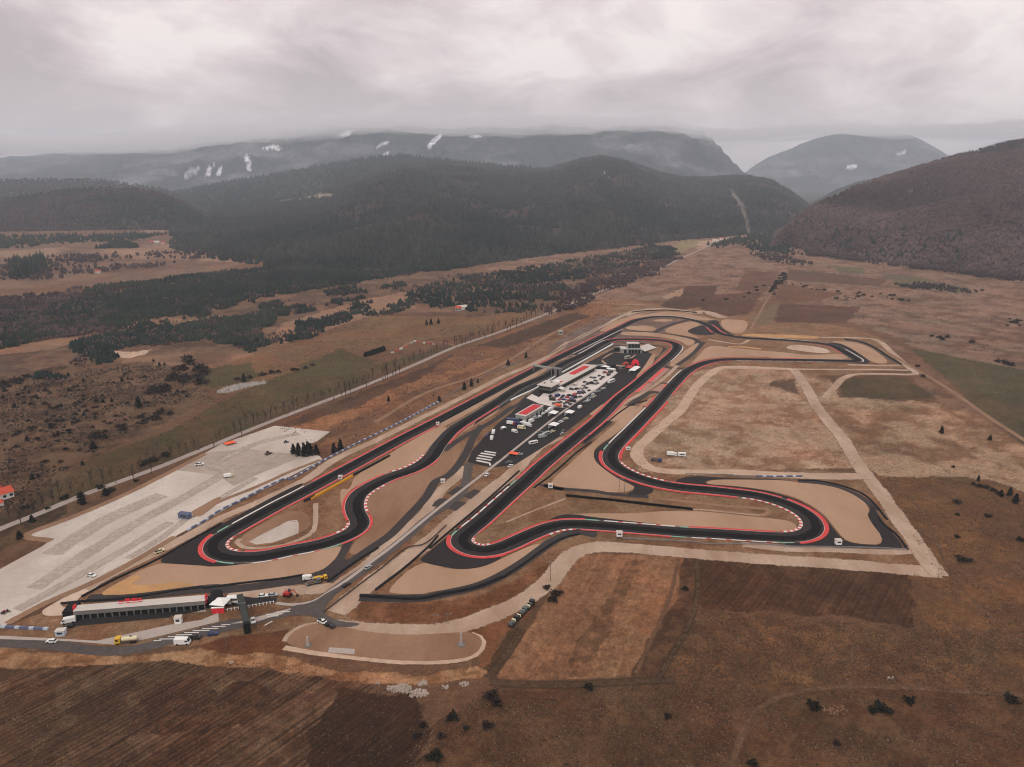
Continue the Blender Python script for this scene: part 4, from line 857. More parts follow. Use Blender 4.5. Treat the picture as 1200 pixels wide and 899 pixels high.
a,rz,Ln=frame(un(755,413.5),un(768,409)); g=empty('sloped_shelter',a.x,a.y,0,rz,'low shelter with sloping pale roof right of the white two storey building','shelter')
b=MB(); b.quad([(0,-1,1.6),(Ln,-1,1.6),(Ln,9,4.6),(0,9,4.6)],'roof_light'); b.quad([(0,-1,1.4),(0,9,4.4),(Ln,9,4.4),(Ln,-1,1.4)],'roof_light'); b.build('roof',g)
for x in (.3,Ln-.3):
    for y,z in ((0,1.6),(8,4.2)): b=MB(); b.box(x-.15,x+.15,y-.15,y+.15,0,z,'steel'); b.build('post',g)
def tent(px_,py_,dx,dy,L_,W_,hw,hr,col,label,name='tent',cat='tent',group=None,hip=True):
    x,y=un(px_,py_); x2,y2=un(px_+dx,py_+dy); g=empty(name,x,y,0,math.atan2(y2-y,x2-x),label,cat,group)
    b=MB()
    for sx in(-1,1):
        for sy in(-1,1): b.box(sx*L_/2-.08,sx*L_/2+.08,sy*W_/2-.08,sy*W_/2+.08,0,hw,'steel')
    b.build('frame',g)['kind']='stuff'
    b=MB(); l,w_=L_/2+.15,W_/2+.15; e=l-w_*.9 if hip else l
    e=max(e,.05)
    b.quad([(-l,-w_,hw),(l,-w_,hw),(e,0,hr),(-e,0,hr)],col); b.quad([(l,w_,hw),(-l,w_,hw),(-e,0,hr),(e,0,hr)],col); b.quad([(l,-w_,hw),(l,w_,hw),(e,0,hr)],col); b.quad([(-l,w_,hw),(-l,-w_,hw),(-e,0,hr)],col)
    b.build('canopy',g)
    b=MB(); b.box(-l+.2,l-.2,w_-.3,w_-.2,.1,hw,col); b.build('back_wall',g); return g
tent(743.5,435,9,-6,17,6,2.6,4.0,'white','long white tent at the inside of the track bend, far end of paddock')
tent(737.5,433,7,-5,8,5,2.6,3.8,'redroof','pale red tent left of the long white tent')
tent(708,432,7,1,10,5,2.4,3.4,'white','small white tent beside the dark sports court, left one')
tent(716,435,7,1,8,4,2.4,3.2,'white','small white tent beside the dark sports court, nearer one')
x,y=un(744.3,428); g=empty('red_dome',x,y,0,0,'round red inflatable dome tent beside the dark court','dome tent')
b=MB(); n=12
for i in range(5):
    t0,t1=i/5*math.pi/2,(i+1)/5*math.pi/2
    for k in range(n):
        p,q=2*math.pi*k/n,2*math.pi*(k+1)/n; f=lambda t,u:(4.2*math.cos(t)*math.cos(u),4.2*math.cos(t)*math.sin(u),6*math.sin(t))
        b.quad([f(t0,p),f(t0,q),f(t1,q),f(t1,p)] if i<4 else [f(t0,p),f(t0,q),f(t1,q)],'red')
b.build('shell',g); b=MB(); b.box(-1.2,1.2,-4.4,-3.2,0,2.6,'dark'); b.build('entrance',g)
tent(648.5,487.5,6,-4,6.5,6,3.0,4.6,'white','white marquee right of the light lane, farther of two'); tent(649,501.5,6,-4,6.5,6,3.0,4.6,'white','white marquee right of the light lane, nearer of two')
tent(667.5,486.8,6,-4,6.5,6,3.0,4.6,'white','white marquee among the parked row, right of the light lane')
tent(657,458,6,-4,5,5,2.6,4.0,'white','small white tent on the pale slab next to race control')
tent(653.5,477,5,1,5,4,2.2,3.2,'paint_orange','orange tent on the near edge of the pale paddock slab')
tent(602,533.5,5,1,6.5,4,1.6,2.4,'paint_orange','low orange red tent beside the light lane in the near paddock')
tent(590,504,3,-1,3,3,2.2,3.2,'white','tiny white pop up tent left of the tan van',group=None)
tent(269.6,520.5,4,-1,7,5,1.2,2.2,'paint_orange','bright orange tarpaulin tent at the far edge of the concrete pad')
tent(259,712.5,12,1,6.5,6,3.2,4.8,'white','white tent with open red front right of the grandstand')
x,y=un(258.5,713.2); g=empty('red_booth',x,y,0,R(5),'red booth under the front of the white tent','booth'); b=MB(); b.box(-2.6,2.6,-3.6,-2.9,0,2.5,'red'); b.build('counter',g); b=MB(); b.box(-2.7,2.7,-3.7,-2.8,2.52,2.7,'white'); b.build('top',g)
# house at the left edge
a,rz,Ln=frame(un(-6,589),un(17,582)); g=empty('house',a.x,a.y,0,rz,'white house with red tiled roof at the left edge','house')
b=MB(); b.box(0,Ln,0,9,0,3.6,'white'); wl=b.build('wall',g)
b=MB(); b.quad([(-.6,-.7,3.5),(Ln+.6,-.7,3.5),(Ln+.6,4.5,6.0),(-.6,4.5,6.0)],'redtile'); b.quad([(Ln+.6,9.7,3.5),(-.6,9.7,3.5),(-.6,4.5,6.0),(Ln+.6,4.5,6.0)],'redtile'); b.quad([(Ln,0,3.6),(Ln,9,3.6),(Ln,4.5,5.9)],'white'); b.quad([(0,9,3.6),(0,0,3.6),(0,4.5,5.9)],'white'); rf=b.build('roof',g)
b=MB(); b.box(Ln*.6,Ln*.6+.8,5.4,6.2,5,7,'redtile'); b.build('chimney',rf)
for x in (.12,.45,.78): b=MB(); b.box(Ln*x,Ln*x+1.6,-.12,-.02,1.1,2.6,'glass'); b.build('window',g)
a,rz,Ln=frame(un(-6,594),un(9,589.5)); g=empty('porch',a.x,a.y-3.0,0,rz,'low red roofed porch in front of the white house','porch'); b=MB(); b.box(0,Ln,0,3,0,2.0,'white'); b.build('wall',g); b=MB(); b.quad([(-.3,-.5,2.05),(Ln+.3,-.5,2.05),(Ln+.3,3.2,2.9),(-.3,3.2,2.9)],'redtile'); b.quad([(-.3,-.5,1.95),(-.3,3.2,2.8),(Ln+.3,3.2,2.8),(Ln+.3,-.5,1.95)],'redtile'); b.build('roof',g)
FARH=[(93,282,'white farmhouse on the far left plain beside tall trees',9),(178,285,'low red roofed farmhouse, left of the far left farm',10),(184,285,'white walled farmhouse in the middle of the far left farm',12),(191,286,'pale farmhouse, right of the far left farm',9),(331,297,'white house at the foot of the wooded ridge',11),(115,320,'small pale shed on the far left scrub',7),(541,363,'pale shed among pines left of the public road',14),(537,364,'small brown shed beside the pale shed',8),(838,283,'pale house near the valley mouth, left',14),(846,281,'pale house near the valley mouth, right',12),(852,282,'small house near the valley mouth by trees',10)]
for k,(x,y,lab,wd_) in enumerate(FARH):
    X_,Y_=un(x,y); g=empty('farmhouse',X_,Y_,0,R(12*k%40),lab,'house'); b=MB(); b.box(-wd_/2,wd_/2,-4,4,0,4,'white' if k%3!=1 else 'facade_pale'); b.build('wall',g)
    b=MB(); c='redtile' if k%2 else 'roof_light'; l=wd_/2+.5; b.quad([(-l,-4.6,3.9),(l,-4.6,3.9),(l,0,6.6),(-l,0,6.6)],c); b.quad([(l,4.6,3.9),(-l,4.6,3.9),(-l,0,6.6),(l,0,6.6)],c); b.quad([(l,-4,4),(l,4,4),(l,0,6.5)],'white'); b.quad([(-l,4,4),(-l,-4,4),(-l,0,6.5)],'white'); b.build('roof',g)
    for q in (-.25,.25): b=MB(); b.box(wd_*q-.6,wd_*q+.6,-4.12,-4.02,1.2,2.8,'dark'); b.build('window',g)
def hut(x,y,wd_,dp,h,col,label,name='hut',cat='hut',rz=0,legs=0.0,roof='roof_light'):
    X_,Y_=un(x,y); g=empty(name,X_,Y_,0,rz,label,cat); b=MB(); b.box(-wd_/2,wd_/2,-dp/2,dp/2,legs,legs+h,col); b.build('wall',g)
    b=MB(); b.box(-wd_/2-.2,wd_/2+.2,-dp/2-.2,dp/2+.2,legs+h+.02,legs+h+.22,roof); b.build('roof',g)
    b=MB(); b.box(-wd_*.3,wd_*.3,-dp/2-.1,-dp/2-.02,legs+h*.45,legs+h*.8,'glass'); b.build('window',g)
    if legs:
        for sx in(-1,1):
            for sy in(-1,1): b=MB(); b.box(sx*wd_*.42-.1,sx*wd_*.42+.1,sy*dp*.42-.1,sy*dp*.42+.1,0,legs,'steel'); b.build('leg',g)
hut(645,573,2.6,2.2,2.2,'white','white marshal hut at the corner of the large sand trap',legs=1.0)
hut(725.5,632,2.8,2.2,2.2,'white','white marshal hut on legs above the lower gravel road',legs=2.0)
hut(981.5,641.5,2.8,2.2,2.2,'white','white marshal hut at the bottom of the right hairpin',legs=2.0)
hut(399,562,2.2,2,1.8,'white','small white marshal hut beside the pink kerb of the left straight',legs=.6)
hut(519,565.5,2.4,2,1.6,'white','small white hut at the bend of the inner service road',legs=.3)
hut(513,498.5,2.2,2,1.6,'white','small white hut between left straight and curving track',legs=.6)
hut(736,527,3.0,2.0,1.4,'white','white low hut at the corner of the brown interior field',legs=.2)
hut(72,744,3.4,2.4,2.3,'bluepale','grey portable cabin on the kerb of the entrance road','cabin','cabin',R(8))
hut(209.5,730,2.6,2.2,2.9,'white','small white cabin in front of the grandstand apron','cabin','cabin',R(8))
hut(217,607,6.5,2.8,2.8,'blue','blue shipping container on the concrete pad beside the blue barrier','container','container',R(-14),roof='blue')
hut(657,392,5,4,4.0,'facade_pale','pale block beside the far sand traps','cabin','cabin')
hut(700.5,431.5,16,5,3.0,'dark','long black canopy block between the pale slab and the dark court','canopy','canopy',R(2),roof='facade_grey')
hut(716,430.5,9,4,2.8,'dark','black low block right of the long black canopy','block','block',R(2),roof='dark')
for i,(x_,y_,c_,l_) in enumerate(((735,420.5,'facade_pale','pale container at the dark court corner, farthest of four'),(737.5,424,'dark','black container beside the red dome tent'),(733,428.5,'redtile','rust red container left of the red dome tent'),(729,432.5,'facade_grey','grey container nearest the slab, right of the court'))): hut(x_,y_,6,2.6,2.7,c_,l_,'container','container',R(35),roof=c_)
hut(632,482.5,5,3,2.6,'facade_grey','grey container behind the red roofed hall','container','container',R(30))
# lamp posts and masts
def pole(x,y,h,label,group=None,twin=True):
    X_,Y_=un(x,y); g=empty('light_pole',X_,Y_,0,R(10),label,'light pole',group); b=MB(); b.tube((0,0,0),(0,0,h),.16,.09,'steel',6); b.build('pole',g)
    b=MB(); b.box(-1.3,1.3,-.08,.08,h-.15,h+.02,'steel'); b.build('arm',g)
    for s_ in ((-1,1) if twin else (1,)): b=MB(); b.box(s_*1.3-.45,s_*1.3+.45,-.25,.25,h-.3,h-.17,'facade_grey'); b.build('lamp',g)
pole(645,681,10,'twin headed lamp post beside the lower gravel road, above the dark bush')
pole(725.3,577,9,'slim lamp post in the big sand trap, left of two'); pole(731.8,577.5,9,'slim lamp post in the big sand trap, right of two')
pole(784,512,8,'lamp post beside the light track in the brown interior'); pole(285,726,8,'lamp post beside the entrance gantry')
pole(265,757,5,'short mast on the dirt verge right of the blue car'); pole(510,733,5,'short post on the gravel road, left of the curve',None,False); pole(525,731,5,'short post on the gravel road, nearer the curve',None,False)
pole(367,637,6,'thin post in the dark infield near the pale sand oval',None,False)
# small stone monument and pole on the sandy loop
x,y=un(361,757); g=empty('monument',x,y,0,0,'small pale pillar on the sandy loop left end','monument'); b=MB(); b.box(-.5,.5,-.5,.5,0,4.2,'sidewalk',tx=.15,ty=.15); b.build('pillar',g); b=MB(); b.box(-1.2,1.2,-1.2,1.2,0,.5,'facade_grey'); b.build('base',g)
x,y=un(540.5,756); g=empty('monument',x,y,0,0,'tall pale pillar on the sandy loop right end','monument'); b=MB(); b.box(-.45,.45,-.45,.45,0,5.5,'sidewalk',tx=.12,ty=.12); b.build('pillar',g); b=MB(); b.box(-1.4,1.4,-1.4,1.4,0,.5,'facade_grey'); b.build('base',g)
# entrance fence with white pickets along the parking
def picket(s,label):
    pts=W(s); root=empty('picket_fence',*pts[0],label=label,cat='fence'); p=resample(pts,1.4); off=p[0]
    rb=MB(); nn=normals(p)
    for i in range(len(p)-1):
        a,c=p[i]-off,p[i+1]-off; n0=nn[i]*.05; rb.prism([a+n0,c+n0,c-n0,a-n0],.9,1.02,'white')
    rb.build('rail',root); me=None
    for q in p:
        if me is None: bb=MB(); bb.box(-.16,.16,-.06,.06,0,1.3,'white'); me=bb.mesh('picket')
        o=link('picket',me,root); o.location=(q[0]-off[0],q[1]-off[1],0)
picket("N 470,465 640,436 845,402","white picket fence between car park and grass island by the gantry")
# painted parking bays
def bays(pts,label):
    for (a,b_) in pts:
        a,b_=un(*a),un(*b_); struct(link('bay_line',strip_mesh('bay_line',[a,b_],.55,lz(3)+.05,'line_white')))
def NP(x,y): return (180+x/6,640+y/6)
bays([(NP(0,668),NP(55,664)),(NP(40,656),NP(150,655)),(NP(100,640),NP(215,637)),(NP(155,627),NP(270,625)),(NP(215,611),NP(320,609)),(NP(275,597),NP(395,594)),(NP(340,583),NP(455,580)),(NP(410,568),NP(505,566)),(NP(475,556),NP(540,553)),(NP(790,482),NP(905,480)),(NP(800,496),NP(880,492)),(NP(860,466),NP(965,462)),(NP(780,560),NP(835,530))],'')
# ------------------------------------------------------------------ vehicles
def car_meshes(paint,kind):
    P_='paint_'+paint; r={}
    if kind=='car':
        b=MB(); b.profile([(-2.1,.3),(2.05,.3),(2.12,.58),(1.95,.78),(1.0,.93),(-1.95,.98),(-2.12,.72)],-.87,.87,P_); r['body']=b
        b=MB(); b.profile([(.95,.94),(.35,1.36),(-1.35,1.38),(-1.9,.99)],-.78,.78,'glass',.16,(1,2)); r['window']=b
        b=MB(); b.box(-1.3,.3,-.6,.6,1.385,1.44,P_); r['roof']=b; L_=(1.3,-1.3); rw=.33; hw=.8
    elif kind=='suv':
        b=MB(); b.profile([(-2.3,.4),(2.25,.4),(2.32,.75),(2.15,1.0),(1.2,1.1),(-2.25,1.12),(-2.32,.8)],-.93,.93,P_); r['body']=b
        b=MB(); b.profile([(1.15,1.11),(.6,1.66),(-2.0,1.7),(-2.25,1.13)],-.84,.84,'glass',.12,(1,2)); r['window']=b
        b=MB(); b.box(-1.95,.55,-.7,.7,1.71,1.78,P_); r['roof']=b; L_=(1.4,-1.4); rw=.38; hw=.86
    elif kind=='pickup':
        b=MB(); b.profile([(-2.6,.45),(2.4,.45),(2.45,.8),(2.3,1.05),(1.2,1.15),(-2.6,1.15)],-.93,.93,P_); r['body']=b
        b=MB(); b.profile([(1.2,1.16),(.7,1.7),(-.5,1.72),(-.7,1.16)],-.82,.82,'glass',.1,(1,2)); r['window']=b
        b=MB(); b.box(-2.5,-.8,-.75,.75,1.155,1.2,'dark'); b.box(-.45,.65,-.68,.68,1.73,1.79,P_); r['roof']=b; L_=(1.5,-1.6); rw=.4; hw=.86
    elif kind=='van':
        b=MB(); b.profile([(-2.8,.4),(2.6,.4),(2.7,.85),(2.45,1.2),(1.75,2.25),(1.3,2.4),(-2.8,2.4)],-1.0,1.0,P_); r['body']=b
        b=MB(); b.quad([(2.46,-.85,1.25),(2.46,.85,1.25),(1.83,.8,2.18),(1.83,-.8,2.18)],'glass'); r['windscreen']=b
        for s_ in(-1,1): b=MB(); b.box(1.1,2.1,s_*1.01-.01,s_*1.01+.01,1.35,1.95,'glass'); r['window' if s_<0 else 'window ']=b
        L_=(1.7,-1.7); rw=.38; hw=.93
    elif kind in('truck','mixer','tanker','flatbed','longload'):
        b=MB(); b.profile([(1.9,.6),(4.0,.6),(4.1,1.3),(3.9,2.7),(2.0,2.8),(1.9,2.7)],-1.2,1.2,P_); r['cab']=b
        b=MB(); b.quad([(4.09,-1.0,1.5),(4.09,1.0,1.5),(3.94,1.0,2.5),(3.94,-1.0,2.5)],'glass'); r['windscreen']=b
        for s_ in(-1,1): b=MB(); b.box(2.6,3.6,s_*1.21-.01,s_*1.21+.01,1.55,2.4,'glass'); r['window' if s_<0 else 'window ']=b
        b=MB(); b.box(-4.2,3.8,-.5,.5,.6,.95,'dark'); r['chassis']=b
        b=MB()
        if kind=='truck': b.box(-4.3,1.7,-1.25,1.25,.98,3.5,'white')
        elif kind=='mixer':
            b.tube((-3.9,0,2.6),(-1.2,0,2.2),.7,1.25,P_,10); b.tube((-1.2,0,2.2),(1.5,0,1.9),1.25,.8,P_,10)
        elif kind=='tanker':
            b.tube((-4.2,0,1.75),(1.6,0,1.75),.85,.85,'paint_cream',10); b.box(-4.2,1.6,-1.1,1.1,.97,1.15,'paint_brown'); b.box(-2.2,-1.6,-.3,.3,2.6,3.1,'steel')
        elif kind=='flatbed': b.box(-4.3,1.7,-1.25,1.25,.98,1.25,'facade_grey'); b.box(-3.4,.6,-.9,.9,1.28,2.2,'paint_brown')
        else:
            b.box(-4.3,1.7,-1.25,1.25,.98,1.3,'dark')
        r['load']=b; L_=(3.0,-2.2,-3.3); rw=.5; hw=1.05
    elif kind=='bus':
        b=MB(); b.profile([(-4.4,.5),(4.3,.5),(4.4,1.2),(4.2,2.9),(-4.4,2.95)],-1.2,1.2,P_); r['body']=b
        b=MB(); b.quad([(4.41,-1.05,1.35),(4.41,1.05,1.35),(4.25,1.05,2.7),(4.25,-1.05,2.7)],'glass'); r['windscreen']=b
        for s_ in(-1,1): b=MB(); b.box(-4,3.6,s_*1.21-.01,s_*1.21+.01,1.5,2.5,'glass'); r['window' if s_<0 else 'window ']=b
        L_=(2.8,-2.8); rw=.48; hw=1.1
    elif kind=='caravan':
        b=MB(); b.box(-2.6,2.6,-1.1,1.1,.4,2.6,P_,tx=.15); r['body']=b
        for s_ in(-1,1): b=MB(); b.box(-1.6,1.6,s_*1.1-.02,s_*1.1+.02,1.4,2.1,'glass'); r['window' if s_<0 else 'window ']=b
        L_=(0,); rw=.35; hw=1.0
    elif kind=='loader':
        b=MB(); b.box(-2.4,1.6,-1.0,1.0,.7,1.6,P_,tx=.2); r['body']=b
        b=MB(); b.box(-.9,.7,-.8,.8,1.62,2.9,'glass',tx=.12,ty=.1); b.box(-.8,.6,-.75,.75,2.92,3.05,P_); r['cab']=b
        b=MB(); b.tube((1.4,0,1.5),(3.0,0,.8),.22,.18,P_,6); b.box(2.8,3.6,-1.3,1.3,.1,1.0,'facade_grey',tx=.2); r['bucket']=b; L_=(1.3,-1.5); rw=.7; hw=.95
    elif kind=='excavator':
        b=MB(); b.box(-1.6,1.2,-1.2,1.2,.95,2.0,P_,tx=.15); r['body']=b
        b=MB(); b.box(.1,1.2,.2,1.15,2.02,3.0,'glass',tx=.1); r['cab']=b
        b=MB(); b.tube((1.0,-.3,1.8),(3.2,-.3,3.8),.28,.22,P_,6); b.tube((3.2,-.3,3.8),(4.9,-.3,1.6),.22,.16,P_,6); b.box(4.5,5.3,-.8,.2,.7,1.6,'dark',tx=.15); r['arm']=b
        for s_ in(-1,1): b=MB(); b.box(-1.8,1.8,s_*.95-.3,s_*.95+.3,0,.9,'dark',tx=.3); r['crawler' if s_<0 else 'crawler ']=b
        L_=(); rw=.4; hw=1
    ws=[]
    for x in L_:
        for s_ in(-1,1):
            b=MB(); b.tube((x,s_*hw-.13,rw),(x,s_*hw+.13,rw),rw,rw,'tyre',10); ws.append(b)
    return r,ws
VC={}
CATN={'car':'car','suv':'car','pickup':'pickup truck','van':'van','truck':'truck','mixer':'concrete mixer','tanker':'tanker truck','flatbed':'truck','longload':'truck','bus':'bus','caravan':'caravan','loader':'loader','excavator':'excavator'}
OBN={'car':'parked_car','suv':'parked_car','pickup':'pickup_truck','van':'van','truck':'truck','mixer':'concrete_mixer','tanker':'tanker_truck','flatbed':'flatbed_truck','longload':'truck','bus':'bus','caravan':'caravan','loader':'loader','excavator':'excavator'}
def vehicle(x,y,dx,dy,kind,paint,label,group=None,parts=True,sc=1.0):
    X_,Y_=un(x,y); X2,Y2=un(x+dx,y+dy); rz=math.atan2(Y2-Y_,X2-X_)
    z=lz(4)+.03
    key=(kind,paint)
    if parts:
        if key not in VC:
            r,ws=car_meshes(paint,kind); VC[key]=({k:b.mesh(k.strip()) for k,b in r.items()},[b.mesh('wheel') for b in ws])
        g=empty(OBN[kind],X_,Y_,z,rz,label,CATN[kind],group); g.scale=(sc,)*3
        for k,me in VC[key][0].items(): link(k.strip(),me,g)
        for me in VC[key][1]: link('wheel',me,g)
        return g
    k1=('one',)+key
    if k1 not in VC:
        r,ws=car_meshes(paint,kind); m=MB()
        for b in list(r.values())+ws:
            o=len(m.v); m.v+=b.v; m.f+=[tuple(o+i for i in f) for f in b.f]; m.m+=[m.mi(b.mats[i]) for i in b.m]
        VC[k1]=m.mesh(OBN[kind])
    o=link(OBN[kind],VC[k1]); o.location=(X_,Y_,z); o.rotation_euler=(0,0,rz); o.scale=(sc,)*3; tag(o,label,CATN[kind],group); return o
def T(t,x,y): return (TI[t][0]+x/6,TI[t][1]+y/6)
v=vehicle
v(*T('M',365,678),-10,-.5,'car','white','white car driving on the entrance road at the far left')
v(*T('M',890,680),-10,1,'tanker','yellow','yellow cabbed tanker truck on the entrance road')
v(*T('N',207,690),10,-.3,'van','white','white van parked nose right at the edge of the dirt verge',sc=1.1)
v(*T('N',292,655),10,-1.2,'pickup','black','black pickup just right of the white van')
v(*T('N',420,625),10,-1.2,'car','blue','dark blue car parked in the striped bays')
v(*T('M',483,540),-10,2,'van','white','white van at the left end of the grandstand')
v(*T('M',480,-0+575),-10,2,'car','black','black car below the white van at the grandstand end')
v(*T('N',565,398),10,-.6,'caravan','white','white trailer with red markings next to the white tent',sc=1.15)
v(*T('N',770,358),10,-.8,'car','white','white car on the small car park, left of two'); v(*T('N',840,352),10,-.8,'car','silver','pale car on the small car park, right of two')
v(*T('N',700,533),1,4,'car','white','white car standing under the entrance gantry')
v(*T('N',943,352),8,1,'excavator','red','red excavator on the gravel beside the small car park')
v(*T('B',848,716),10,-1,'van','white','white van beside the yellow mixer at the service road fork',sc=.9)
v(*T('B',935,722),8,-2,'mixer','yellow','yellow concrete mixer at the service road fork',sc=.75)
v(*T('B',885,748),8,-2,'flatbed','grey','grey flatbed truck in front of the yellow mixer',sc=.8)
v(*T('O',550,158),8,-5,'car','silver','silver car driving up the access road'); v(*T('O',395,280),8,-4.5,'car','black','black car driving on the access road nearest the junction')
v(*T('O',232,545),6,2.6,'pickup','white','white pickup at the junction left of the black car'); v(*T('O',283,570),6,2.4,'suv','black','black off road car at the junction')
v(*T('M',645,214),10,2,'car','white','white car standing on the concrete pad'); v(*T('A',765,466),8,-3,'pickup','cream','cream pickup on the gravel road beside the left hairpin')
v(234,545.5,9,-1,'pickup','white','white pickup with rusty load on the far concrete pad',sc=1.1); v(268.5,559.5,9,-1.5,'truck','cream','cream truck on the dark grey part of the pad',sc=.7)
v(314,533,9,-3,'loader','brown','brown loader working on the pad near the pines',sc=.85); v(335,519,5,-1,'loader','black','black machine behind the pine clump on the pad',sc=.6)
v(787.5,534.5,10,.2,'truck','white','white truck parked in the brown interior field, left of two',sc=.8); v(799,535,10,.3,'caravan','white','white caravan parked in the brown interior field, right of two')
v(769,540.5,8,2,'flatbed','blue','blue flatbed with pipes at the bend of the interior track',sc=.9)
# three dark trucks parked nose to tail beside the gravel road
for i,(x,y,lab) in enumerate(((620.5,712,'dark truck with black front, top one of three beside the gravel road'),(612,721,'dark truck with pale crates, middle one of three beside the gravel road'),(602.5,731,'dark truck with round grey load, bottom one of three beside the gravel road'))):
    g=v(x,y,6,-6.6,'longload','black' if i!=1 else 'green',lab,sc=.85)
    b=MB()
    for q in range(5):
        x0=-4.1+q*1.1; b.box(x0,x0+.95,-1.1+.1*(q%2),1.1-.15*(q%3),1.32,2.2+.5*((q*3+i)%3)/2,('paint_green','facade_grey','paint_cream','tyre','paint_grey')[(q+i*2)%5],tx=.1,ty=.1)
    b.build('cargo',g)
# paddock
D=lambda x,y:T('D',x,y); E_=lambda x,y:T('E',x,y)
for (a_,b_) in (((567.8,529.2),(581.2,531.2)),((563.4,531.3),(580.6,534)),((560.6,534),(577.3,536.8)),((558.4,536.9),(575.6,539.6)),((558.4,539.8),(573.4,543))):
    struct(link('bay_stripe',strip_mesh('bay_stripe',[un(*a_),un(*b_)],2.1,lz(3)+.08,'line_white')))
struct(link('bay_stripe',strip_mesh('bay_stripe',[un(574,543),un(574.5,546)],1.2,lz(3)+.085,'line_white')))
for x,y,dx,dy,k,c,lab,sc_ in ((470,650,3,-8,'truck','blue','blue cabbed white truck alone on the near paddock asphalt',.8),(458,690,3,-8,'van','white','white van behind the blue truck on the near paddock asphalt',1),
 (600,570,10,1,'bus','blue','blue bus at the left end of the hall',1),(595,588,10,1,'truck','red','red truck below the blue bus by the hall',.8),(640,590,10,1,'bus','blue','second blue bus nearer the hall corner',.8),
 (620,643,10,3,'van','white','white van on the paddock, nearest left of the hall',.9),(668,618,10,1,'van','cream','cream van in front of the hall corner',1.1),(680,586,8,-3,'van','white','white van touching the near hall corner',1.1),(712,600,8,2,'truck','white','white truck beside the near hall corner',.8),(738,570,8,-4,'van','white','white van along the hall front, nearest',1.1),(762,548,8,-4,'van','silver','silver van along the hall front, second',1),
 (795,537,8,-4,'truck','white','white truck along the hall front, third',.5),(820,517,8,-4,'truck','white','white truck along the hall front, fourth',.5),(845,502,8,-4,'truck','white','white truck along the hall front, fifth',.55),(872,489,8,-4,'truck','white','big white truck along the hall front, farthest',.8),
 (750,722,10,-2,'bus','white','white bus right of the light lane',.75),(655,800,8,-1,'car','silver','silver car beside the low orange tent',1),(580,858,8,-2,'car','grey','grey car near the end of the light lane',1.1),(590,882,6,-3,'car','white','white car near the end of the light lane',1),(815,678,9,-2,'van','silver','silver van in the row below the marquees, left',1.1),(842,658,9,-3,'bus','silver','silver bus in the row below the marquees',.75),(885,640,8,-3,'car','cream','cream car in the row below the marquees',1.1),(800,645,6,-1,'car','grey','grey car left of the row below the marquees',1),
 (955,655,8,-4,'car','silver','silver car beside the pit straight fence, left',1),(962,637,8,-4,'car','grey','grey car beside the pit straight fence, right',1),(423,665,3,-5,'car','blue','blue car by the paddock left edge',1),(1080,472,8,-4,'truck','red','red truck in the row right of the light lane',.7)):
    v(*D(x,y),dx,dy,k,c,lab,parts=True,sc=sc_)
v(*T('F',425,45),7,-6,'car','white','white car on the access road near the dark car parks',sc=1.1)
row=[(935,578),(945,570),(955,562),(968,555),(980,549),(1105,440),(1120,430),(1135,420),(1150,410),(1165,400),(1178,390),(1190,382),(1160,372),(1190,355)]
for i,(x,y) in enumerate(row):
    c=('silver','white','grey','silver','cream','black')[i%6]; v(*D(x,y),9,-2,'car',c,'small %s car in the parked row right of the light lane'%c,'cars parked right of the light lane',False)
erow=[(300,705),(318,692),(335,680),(352,668),(370,655),(388,645),(405,635),(425,625)]
for i,(x,y) in enumerate(erow):
    c=('silver','grey','white','black')[i%4]; v(*E_(x,y),9,-2,'car',c,'small %s car in the far parked row beside the slab'%c,'cars in the far row beside the paddock slab',False)
v(*E_(458,592),8,-3,'bus','white','white coach at the far right of the paddock slab')
slab=[(285,632),(348,582),(400,557),(440,541),(235,660),(272,590),(160,722),(190,728),(240,694),(130,742),(180,642),(80,690),(110,700),(150,700),(215,640),(262,628),(320,560),(360,600),(120,690),(200,700),(95,715),(170,745),(140,765)]
slab+=[(x_+int(rng.integers(-6,7)),y_+int(rng.integers(-5,6))) for (x_,y_) in ((70,745),(105,730),(130,712),(165,690),(205,682),(225,672),(255,655),(285,610),(310,600),(340,560),(370,545),(420,530),(455,525),(380,570),(345,600),(260,670),(180,715),(150,735),(50,700),(30,690),(40,720),(410,520),(300,650))]
for i,(x,y) in enumerate(slab):
    c=('black','black','grey','black','blue','black','red')[i%7]; v(*E_(x,y),(7,9,6)[i%3],(-4,1,-2)[i%3],('car','car','suv','van')[i%4],c,'small %s vehicle parked on the pale paddock slab'%c,'vehicles on the pale paddock slab',False)
for i,(x,y) in enumerate(((120,655),(205,612),(60,745),(250,640),(300,600))): tent(*E_(x,y),8,-4,3.6,3.0,2.3,3.0,'roof_light','white awning on the pale paddock slab',group='white awnings on the paddock slab')
for i,(x,y) in enumerate(((20,478),(33,468),(55,463))):
    v(*T('M',x,y),6,1,'loader','black' if i!=1 else 'red','tiny dark roller on the near left pad, %s'%('left','middle','right')[i],sc=.35)
# red and white stacked goods beside the clipped hedge on the meadow
for i,(x,y) in enumerate(((460,413.5),(465,411.5),(470,409.5),(476,406.5),(482,403),(486,401),(490,401),(497,402.5),(503,403),(508,404))):
    X_,Y_=un(x,y); c=('roof_light','redtile','roof_light','redtile','facade_pale')[i%5]; b=MB(); b.box(-1.8,1.8,-1.1,1.1,0,1.0+.4*(i%3),c,tx=.1,ty=.1); o=b.build('stacked_pallet'); o.location=(X_,Y_,0); o.rotation_euler=(0,0,R(20+i*9)); tag(o,'low %s stack of goods in the yard on the meadow'%('pale','red','pale','red','grey')[i%5],'stack','stacks in the meadow yard')
